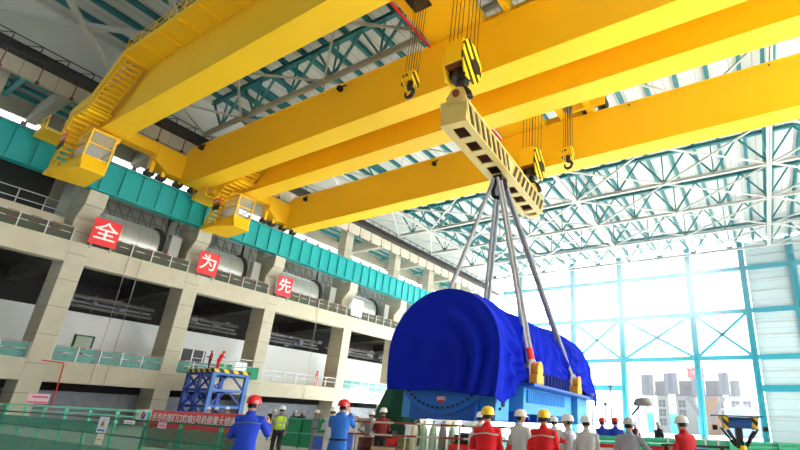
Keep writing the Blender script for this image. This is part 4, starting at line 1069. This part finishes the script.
def person(name, x, y, hgt, head_to, label, cloth, hat, pose='stand', bend=0., head_yaw=0., head_pitch=0., z=0., trousers=None, extras=(), vox=.012, group=None, gloves=None, twist=0.):
    sc_ = hgt/1.80
    t = empty('person', (x, y, z), head_to, label, 'person', group); t.scale = (sc_, sc_, sc_)
    piv = Vector((0, 0, .92)); Rb = Matrix.Rotation(-bend, 3, 'X') @ Matrix.Rotation(twist, 3, 'Z')
    def T(v):
        v = Vector(v); k = smooth(.86, 1.02, v.z)
        if k <= 0: return v
        w_ = piv+Rb @ (v-piv)
        return v.lerp(w_, k)
    b = MB(); caps = []
    rings = []
    for zz, rx, ry, cy in TORSO:
        rings.append([T((rx*math.copysign(abs(math.cos(a))**.85, math.cos(a)), cy+ry*math.copysign(abs(math.sin(a))**.9, math.sin(a)), zz)) for a in [2*PI*k/20 for k in range(20)]])
    b.loft(rings)
    for a, c in zip(TORSO, TORSO[1:]): caps.append((T((0, a[3], a[0])), T((0, c[3], c[0])), a[1]*.8, 'cloth' if a[0] > .93 else 'leg'))
    # collar
    b.loft([[T((.078*math.cos(a), -.006+.076*math.sin(a), zz)) for a in [2*PI*k/16 for k in range(16)]] for zz in (1.46, 1.53)])
    # neck and head
    hc = Vector((0, .02, 1.645)); Rh = Matrix.Rotation(head_yaw, 3, 'Z') @ Matrix.Rotation(head_pitch, 3, 'X'); hp = Vector((0, 0, 1.53))
    def Hd(v): return T(hp+Rh @ (Vector(v)-hp))
    b.tube([T((0, -.005, 1.46)), T((0, 0, 1.54)), Hd((0, .01, 1.6))], [.06, .057, .056], 12)
    RB = Rb @ Rh
    b.ell(Hd(hc), (.077, .099, .118), RB, 18, 12); b.ell(Hd((0, .05, 1.575)), (.056, .058, .055), RB, 14, 9)
    b.tube([Hd((0, .112, 1.665)), Hd((0, .128, 1.635)), Hd((0, .124, 1.622))], [.01, .014, .012], 8)
    b.ell(Hd((0, .108, 1.587)), (.024, .012, .008), RB, 10, 6)
    for s in (-1, 1): b.ell(Hd((s*.079, .0, 1.63)), (.012, .02, .031), RB, 10, 7)
    caps.append((Hd((0, 0, 1.56)), Hd((0, .02, 1.68)), .09, 'skin'))
    # legs
    legs = {'stand': [((.0, .02, .5), (.0, -.02, .09)), ((.0, .02, .5), (.0, -.02, .09))],
            'walk': [((.0, .14, .52), (.0, -.02, .11)), ((.0, .02, .49), (.0, -.26, .14))]}[('walk' if pose == 'walk' else 'stand')]
    for s, (kn, an) in zip((-1, 1), legs):
        hipp = Vector((s*.092, 0, .9)); k_ = Vector((s*.105+kn[0], kn[1], kn[2])); a_ = Vector((s*.115+an[0], an[1], an[2]))
        b.tube([hipp+Vector((0, 0, .02)), hipp.lerp(k_, .45), k_, k_.lerp(a_, .4), a_+Vector((0, 0, .02))], [.098, .09, .074, .073, .062], 14)
        caps += [(hipp, k_, .09, 'leg'), (k_, a_+Vector((0, 0, .05)), .07, 'leg')]
        fz = a_.z-.09
        tip = a_+Vector((s*.02, .17, -.045)); heel = a_+Vector((0, -.06, -.05))
        rr2 = []
        for tt, w_, h_ in ((0, .03, .05), (.12, .042, .08), (.4, .044, .09), (.7, .052, .06), (.92, .042, .045), (1, .02, .03)):
            c_ = heel.lerp(tip, tt)
            rr2.append([(c_.x+w_*math.cos(q), c_.y, max(fz+.0, fz+.0+h_*.5+h_*.5*math.sin(q))) for q in [2*PI*k/12 for k in range(12)]])
        b.loft(rr2); b.tube([a_+Vector((0, 0, .07)), a_+Vector((0, -.0, -.04))], [.055, .05], 12)
        caps += [(heel, tip, .05, 'boot'), (a_, a_+Vector((0, 0, .02)), .05, 'boot')]
    # arms: elbow, wrist, hand direction, curl
    def sh(s): return Vector((s*.185, -.01, 1.41))
    P = {'down': ((.24, -.03, 1.13), (.235, .07, .88), (0, .15, -1), (0, 1, 0)),
         'front': ((.26, .03, 1.13), (.10, .27, 1.16), (-.7, .6, .1), (-.6, -.3, 0)),
         'phone': ((.245, .24, 1.27), (.12, .33, 1.53), (-.25, .15, 1), (-.9, .1, 0)),
         'onehand': ((.31, .12, 1.16), (.26, .36, 1.32), (-.1, .3, 1), (-.8, .4, 0)),
         'head': ((.33, .14, 1.40), (.16, .16, 1.62), (-.6, -.1, .6), (-.7, 0, -.3)),
         'rail': ((.30, .16, 1.2), (.33, .42, 1.14), (.1, 1, -.1), (0, .2, -1)),
         'wide': ((.34, .10, 1.22), (.44, .30, 1.14), (.5, .8, -.1), (0, .2, -1)),
         'hip': ((.38, -.10, 1.16), (.21, .06, 1.02), (-.8, .5, -.2), (-.5, -.6, 0)),
         'point': ((.27, .22, 1.32), (.25, .50, 1.38), (-.05, 1, .1), (0, .1, -1))}
    arms = {'stand': ('down', 'down'), 'walk': ('down', 'down'), 'phone': ('phone', 'phone'), 'onehand': ('front', 'onehand'), 'head': ('down', 'head'), 'front': ('front', 'front'),
            'rail': ('rail', 'wide'), 'hip': ('hip', 'down'), 'point': ('down', 'point'), 'railboth': ('rail', 'rail')}[pose]
    wr = {}
    for s, an in zip((-1, 1), arms):
        e, w_, hd, cu = [Vector((v[0]*s, v[1], v[2])) for v in P[an]]
        if pose == 'walk': w_ = w_+Vector((0, .12*s, 0))
        S0, E0, W0 = T(sh(s)), T(e), T(w_)
        hd, cu = Rb @ hd, Rb @ cu
        b.tube([T((s*.12, -.01, 1.41)), S0, S0.lerp(E0, .5), E0, E0.lerp(W0, .5), W0], [.07, .074, .064, .056, .052, .046], 12)
        caps += [(S0, E0, .06, 'cloth'), (E0, W0-(W0-E0).normalized()*.01, .05, 'cloth')]
        side = hd.cross(cu); 
        if s > 0: side = -side
        hand(b, caps, W0, hd, side if side.length > 1e-4 else Vector((1, 0, 0)), cu, 'glove' if gloves else 'skin')
        wr[s] = (W0, hd)
    bmesh.ops.recalc_face_normals(b.bm, faces=b.bm.faces)
    me = bpy.data.meshes.new('body'); b.bm.to_mesh(me); b.bm.free()
    tmp = bpy.data.objects.new('body', me); COL.objects.link(tmp)
    md = tmp.modifiers.new('r', 'REMESH'); md.mode = 'VOXEL'; md.voxel_size = vox; md.use_smooth_shade = True
    md2 = tmp.modifiers.new('s', 'SMOOTH'); md2.factor = .4; md2.iterations = 2 if vox < .015 else 1
    bpy.context.view_layer.update()
    me2 = bpy.data.meshes.new_from_object(tmp.evaluated_get(bpy.context.evaluated_depsgraph_get()))
    bpy.data.objects.remove(tmp); me2.name = 'body'
    me2.materials.clear()
    for m_ in (cloth, trousers or cloth, SKIN, BOOT, HAIR, gloves or SKIN): me2.materials.append(m_)
    idx = {'cloth': 0, 'leg': 1, 'skin': 2, 'boot': 3, 'hair': 4, 'glove': 5}
    C_ = [(p, q-p, max((q-p).length_squared, 1e-9), r, idx[tg]) for p, q, r, tg in caps]
    hcw = Hd(hc); RBi = RB.transposed(); eyes = [Hd((s*.032, .108, 1.665)) for s in (-1, 1)]; mouth = Hd((0, .115, 1.587))
    mi = []
    for pl in me2.polygons:
        c = pl.center; best = 9; bi = 0
        for p, d, l2, r, ix in C_:
            tt = (c-p).dot(d)/l2; tt = 0 if tt < 0 else 1 if tt > 1 else tt
            ds = (c-p-d*tt).length-r
            if ds < best: best = ds; bi = ix
        if bi == 2:
            lc = RBi @ (c-hcw)
            if abs(lc.x) < .13 and -.16 < lc.z < .2 and abs(lc.y) < .14:
                if lc.y < .0 and lc.z > -.045 and not (abs(lc.x) > .07 and lc.y > -.03 and lc.z < .02): bi = 4
                if min((c-e).length for e in eyes) < .013: bi = 4
        mi.append(bi)
    me2.polygons.foreach_set('material_index', mi)
    for pl in me2.polygons: pl.use_smooth = True
    bo = bpy.data.objects.new('body', me2); COL.objects.link(bo); bo.parent = t
    # hard hat
    b = MB(); rings = []
    for j in range(8):
        q = (PI/2)*j/7.3
        rings.append([Hd((hc.x+.122*math.cos(q)**.62*math.cos(a), hc.y-.005+.147*math.cos(q)**.62*math.sin(a), 1.675+.14*math.sin(q))) for a in [2*PI*k/24 for k in range(24)]])
    b.loft(rings)
    br = []
    for r_, zz in ((1.0, 1.675), (1.0, 1.69), (1.045, 1.682), (1.045, 1.672)):
        br.append([Hd(((.118*r_)*math.cos(a), hc.y-.005+(.142*r_+(.045*max(0, math.sin(a))**2 if r_ > 1 else 0))*math.sin(a), zz-(.012*max(0, math.sin(a)) if r_ > 1 else 0))) for a in [2*PI*k/24 for k in range(24)]])
    b.loft(br+[br[0]], cap=False)
    b.tube([Hd((0, hc.y-.005+.142*math.cos(q)*1.01, 1.675+.142*math.sin(q))) for q in [.25+(PI-.5)*k/10 for k in range(11)]], .012, 6)
    hh = b.build('hard_hat', hat, t, smooth=True)
    MB().tube([Hd((s_, y_, z_)) for s_, y_, z_ in ((-.085, .03, 1.68), (-.074, .045, 1.6), (0, .07, 1.522), (.074, .045, 1.6), (.085, .03, 1.68))], .006, 6).build('chin_strap', C_DARK, hh)
    def band(z0_, z1_, m_, nm, off=.016, parent=None, a0=0, a1=2*PI, tilt=0.):
        n = 28; rr3 = []
        for zz in (z0_, z1_):
            ring = []
            for k in range(n+1):
                a = a0+(a1-a0)*k/n; z3 = zz+tilt*math.cos(a)*0; z3 += tilt*(1-abs(math.cos(a)))
                _, rx, ry, cy = torso_at(z3)
                ring.append(T(((rx+off)*math.copysign(abs(math.cos(a))**.85, math.cos(a)), cy+(ry+off)*math.copysign(abs(math.sin(a))**.9, math.sin(a)), z3)))
            rr3.append(ring)
        return MB().loft(rr3, cap=False, closed=False).build(nm, m_, parent or t, smooth=True, solid=.006)
    for ex in extras:
        if ex == 'dull_tape': band(1.335, 1.352, mat('dull tape', rgb(96, 110, 150), .5), 'reflective_tape', .02, a0=PI, a1=2*PI, tilt=.02)
        elif ex == 'chest_tape': band(1.3, 1.335, SILVER, 'reflective_tape', .02)
        elif ex == 'back_tape': band(1.335, 1.357, SILVER, 'reflective_tape', .02, a0=PI, a1=2*PI, tilt=.03)
        elif ex == 'vest':
            v = None
            n = 28; rr3 = []
            for k2 in range(9):
                zz = .97+.46*k2/8; _, rx, ry, cy = torso_at(zz)
                rr3.append([T(((rx+.03)*math.copysign(abs(math.cos(a))**.85, math.cos(a))*(1 if zz < 1.25 else 1-.16*(zz-1.25)/.18), cy+(ry+.03)*math.copysign(abs(math.sin(a))**.9, math.sin(a)), zz)) for a in [2*PI*k/n for k in range(n)]])
            v = MB().loft(rr3, cap=False).build('vest', HIVIS, t, smooth=True, solid=.01)
            for zz in (1.02, 1.17): band(zz, zz+.045, SILVER, 'reflective_stripe', .04, v)
            for s in (-1, 1): MB().tube([T((s*.1, -.16, 1.02)), T((s*.1, -.162, 1.2)), T((s*.1, -.15, 1.38)), T((s*.1, -.09, 1.47)), T((s*.1, .08, 1.45)), T((s*.1, .155, 1.3)), T((s*.1, .16, 1.05))], .018, 6).build('reflective_stripe', SILVER, v, smooth=True)
        elif ex == 'armband':
            A, B_ = T(sh(1)), T(Vector(P[arms[1]][0]))
            MB().cyl(A.lerp(B_, .4), A.lerp(B_, .72), .078, 16, .073, cap=False).build('armband', RED, t, smooth=True, solid=.006)
            A, B_ = T(sh(-1)), T(Vector((-P[arms[0]][0][0], *P[arms[0]][0][1:])))
            MB().cyl(A.lerp(B_, .4), A.lerp(B_, .72), .078, 16, .073, cap=False).build('armband', RED, t, smooth=True, solid=.006)
        elif ex == 'belt': band(.985, 1.02, C_DARK, 'belt', .012)
    M = Matrix.Translation(t.location) @ Matrix.Rotation(head_to, 4, 'Z') @ Matrix.Diagonal((sc_, sc_, sc_, 1))
    return t, {s: (M @ v[0], (M.to_3x3() @ v[1]).normalized()) for s, v in wr.items()}
R_ = math.radians
ppl = []
_, w1 = person('a', -8.07, 5.33, 1.83, R_(46), 'nearest worker at left in royal blue with red hard hat raising a phone', C_BLUE, H_RED, 'onehand', extras=('dull_tape',), head_yaw=R_(-20), vox=.011)
person('b', -15.85, 11.68, 1.77, R_(58), 'worker in yellow reflective vest and black trousers walking away', C_DGREY, H_WHI, 'walk', extras=('vest',), trousers=C_DARK)
person('c', -16.92, 14.15, 1.68, R_(-35), 'worker in grey touching his white hard hat at the end of the green barrier', C_DGREY, H_WHI, 'head', extras=('belt',))
person('d', -12.09, 10.75, 1.77, R_(40), 'worker in pale grey uniform seen from behind, left of the man in mid blue', C_GREY, H_WHI, 'front', vox=.012)
_, w2 = person('e', -8.37, 7.7, 1.88, R_(38), 'worker in mid blue coverall and red hard hat photographing with both hands raised', C_LBLUE, H_RED, 'phone', extras=('belt',), head_yaw=R_(-25), vox=.011)
person('f', -12.19, 12.55, 1.71, R_(30), 'worker in dark grey jacket and white hard hat left behind the pole barrier', C_DGREY, H_WHI, 'hip', trousers=C_GREY)
person('g', -11.06, 11.92, 1.81, R_(55), 'worker in dark red jacket and white hard hat behind the pole barrier', mat('dark red jacket', rgb(120, 26, 28), .85), H_WHI, 'front', trousers=C_DARK)
person('h', -4.29, 7.23, 1.80, R_(25), 'left one of the two workers in red coverall and yellow hard hat', C_RED, H_YEL, 'front', extras=('back_tape',), vox=.011)
person('i', -6.34, 10.35, 1.76, R_(28), 'worker in pale grey half hidden behind the left red coveralled man', C_GREY, H_WHI, 'stand')
person('j', -4.75, 9.4, 1.81, R_(-5), 'worker in pale grey uniform and white hard hat between the two men in red', C_GREY, H_WHI, 'front', head_yaw=R_(-35), vox=.011)
person('k', -3.52, 7.91, 1.79, R_(15), 'right one of the two workers in red coverall and yellow hard hat', C_RED, H_YEL, 'front', extras=('back_tape',), vox=.011)
person('l', -5.35, 12.75, 1.73, R_(20), 'worker in white hard hat hidden behind the right red coveralled man', C_GREY, H_WHI, 'stand')
person('m', -3.76, 9.74, 1.75, R_(85), 'worker in pale uniform with a red armband, facing left', C_GREY, H_WHI, 'front', extras=('armband',), vox=.011)
person('n', -3.32, 9.63, 1.74, R_(25), 'worker in pale grey jacket and white hard hat right of the one with an armband', C_GREY, H_WHI, 'front', vox=.011)
person('o', -4.79, 15.48, 1.78, R_(12), 'worker in royal blue and red hard hat beyond the mint barrier, left of two', C_BLUE, H_RED, 'stand')
person('p', -4.26, 15.16, 1.79, R_(18), 'worker in royal blue and red hard hat beyond the mint barrier, right of two', C_BLUE, H_RED, 'hip')
person('q', -2.42, 9.53, 1.73, R_(5), 'worker in mid grey shirt leaning on the barrier with his right arm out', mat('mid grey shirt', rgb(150, 152, 164), .85, var=.1, scale=6, bump=.2), H_GRY, 'rail', vox=.011, bend=.08)
person('r', -1.42, 9.82, 1.80, R_(55), 'worker in deep red with white hard hat at the right end of the crowd', mat('deep red coverall', rgb(190, 14, 24), .85, var=.1, scale=6, bump=.2), H_WHI, 'front', vox=.011, bend=.06, head_yaw=R_(-10))
person('s', -4.66, 24.06, 1.78, R_(150), 'distant worker in dark clothes just left of the deep red coveralled man', C_DARK, H_GRY, 'stand', vox=.018)
person('t', -5.64, 23.53, 1.74, R_(160), 'distant worker in maroon right of the man in mid grey shirt', mat('maroon jacket', rgb(110, 40, 60), .85), H_GRY, 'stand', vox=.018)
for k, (x, y, h_, hd_, lab, cm, hm) in enumerate(((-29.04, 16.45, 1.64, 200, 'small distant worker in white hard hat behind the banner, leftmost of three', C_GREY, H_WHI),
        (-29.16, 16.99, 1.66, 240, 'small distant worker in white hard hat behind the banner, middle of three', C_DARK, H_WHI),
        (-27.01, 16.36, 1.68, 210, 'small distant worker in white hard hat behind the banner, right one of three', C_GREY, H_WHI),
        (-24.66, 17.69, 1.67, 230, 'distant worker in white hard hat just left of the yellow vest', C_GREY, H_WHI),
        (-22.76, 17.55, 1.66, 200, 'distant worker in white hard hat right of the yellow vest over the green barrier', C_DGREY, H_WHI),
        (-21.48, 17.05, 1.67, 240, 'distant worker in grey hard hat over the right end of the green barrier', C_DARK, H_GRY))):
    person('u%d' % k, x, y, h_, R_(hd_), lab, cm, hm, 'stand', vox=.02)
person('w', -40.7, 22.95, 1.72, R_(-60), 'worker in red coverall and orange hard hat bending on the blue tower deck', C_RED, H_ORG, 'point', bend=.35, z=4.6, vox=.018)
person('x', -41.3, 22.55, 1.75, R_(150), 'worker in brick red jacket at the left end of the blue tower deck', mat('brick jacket', rgb(170, 50, 40), .85), H_WHI, 'front', trousers=C_DARK, z=4.6, vox=.018)
person('y', -45.75, 37.4, 1.72, R_(-80), 'worker in red coverall standing on the lower deck by a column', C_RED, H_RED, 'stand', z=D1, vox=.018)
def phone(pos, d, label, s=1.0):
    o = MB().box((0, 0, 0), (.075, .01, .15)).bb(-.033, .033, -.0065, -.0045, -.066, .066).build('smartphone', BLACK, None, loc=pos, bevel=.003)
    o.rotation_euler.z = d; tag(o, label, 'phone')
p = w1[1][0]+w1[1][1]*.13; phone(p, R_(46), 'black phone held up by the worker in royal blue')
p = (w2[1][0]+w2[1][1]*.12+w2[-1][0]+w2[-1][1]*.12)/2; phone(p, R_(38), 'black phone held in both hands by the worker in mid blue')

# ------------------------------------------------------------------ camera, light
cam = bpy.data.cameras.new('camera'); co = bpy.data.objects.new('camera', cam); COL.objects.link(co)
cam.sensor_width = 36; cam.sensor_fit = 'HORIZONTAL'; cam.lens = 453.63/800*36
cam.shift_x = -(504.46-400)/800; cam.shift_y = (260.65-225)/800
cam.clip_start = .1; cam.clip_end = 1000
yaw, pit, rol = .513458, .336919, .0406244
fw = Vector((-math.sin(yaw)*math.cos(pit), math.cos(yaw)*math.cos(pit), math.sin(pit)))
rt = Vector((math.cos(yaw), math.sin(yaw), 0)); up = rt.cross(fw)
r2 = rt*math.cos(rol)+up*math.sin(rol); u2 = -rt*math.sin(rol)+up*math.cos(rol)
co.matrix_world = Matrix.Translation((0, 0, 1.6)) @ Matrix((r2, u2, -fw)).transposed().to_4x4()
S.camera = co

if HAZE:
    hm = bpy.data.materials.new('glare haze'); hm.use_nodes = True; nt = hm.node_tree; nt.nodes.remove(nt.nodes['Principled BSDF'])
    vs = nt.nodes.new('ShaderNodeVolumeScatter'); vs.inputs['Density'].default_value = HAZE; vs.inputs['Anisotropy'].default_value = .7
    N = nt.nodes; L_ = nt.links
    tc = N.new('ShaderNodeTexCoord'); sp_ = N.new('ShaderNodeSeparateXYZ'); L_.new(tc.outputs['Object'], sp_.inputs[0])
    def mr(sock, a, b_, c, d):
        m = N.new('ShaderNodeMapRange'); m.interpolation_type = 'SMOOTHSTEP'
        for i_, v in enumerate((a, b_, c, d)): m.inputs[i_+1].default_value = v
        L_.new(sp_.outputs[sock], m.inputs[0]); return m.outputs[0]
    def mul(a, b_):
        m = N.new('ShaderNodeMath'); m.operation = 'MULTIPLY'; L_.new(a, m.inputs[0]); L_.new(b_, m.inputs[1]); return m.outputs[0]
    d_ = mul(mul(mr(1, 25, 75, 0, 1), mr(1, 76, 84, 1, 0)), mul(mr(0, -46, -22, .06, 1), mr(2, 9, 22, .03, 1)))  # denser towards the far end, imitates glare from the open wall
    m2 = N.new('ShaderNodeMath'); m2.operation = 'MULTIPLY_ADD'; L_.new(d_, m2.inputs[0]); m2.inputs[1].default_value = GLAREHAZE; m2.inputs[2].default_value = HAZE
    L_.new(m2.outputs[0], vs.inputs['Density'])
    vs.inputs['Color'].default_value = (.93, .98, 1, 1)
    nt.links.new(vs.outputs[0], nt.nodes['Material Output'].inputs['Volume'])
    tag(MB().bb(-155, 215, -110, 325, -.6, 90).build('haze', hm), 'thin haze in the hall and outside, thickened near the far wall to imitate glare', 'haze', kind='stuff')
wd = bpy.data.worlds.new('world'); S.world = wd; wd.use_nodes = True
bg = wd.node_tree.nodes['Background']; bg.inputs['Color'].default_value = (.84, .955, 1.0, 1); bg.inputs['Strength'].default_value = 3.9
def sun(rot, e, col, ang=3):
    l = bpy.data.lights.new('sun', 'SUN'); l.energy = e; l.color = col; l.angle = math.radians(ang)
    o = bpy.data.objects.new('sun', l); COL.objects.link(o); o.rotation_euler = rot; return o
sun(Vector((-.42, -.72, -.55)).to_track_quat('-Z', 'Y').to_euler(), SUN, (1, .99, .97))
S.view_settings.view_transform = 'Standard'; S.view_settings.look = 'None'
S.view_settings.gamma = 1; S.view_settings.use_curve_mapping = False
S.view_settings.exposure = .14
S.cycles.max_bounces = 8; S.cycles.diffuse_bounces = 5; S.cycles.transparent_max_bounces = 12
S.cycles.use_denoising = True
S.cycles.sample_clamp_indirect = 8
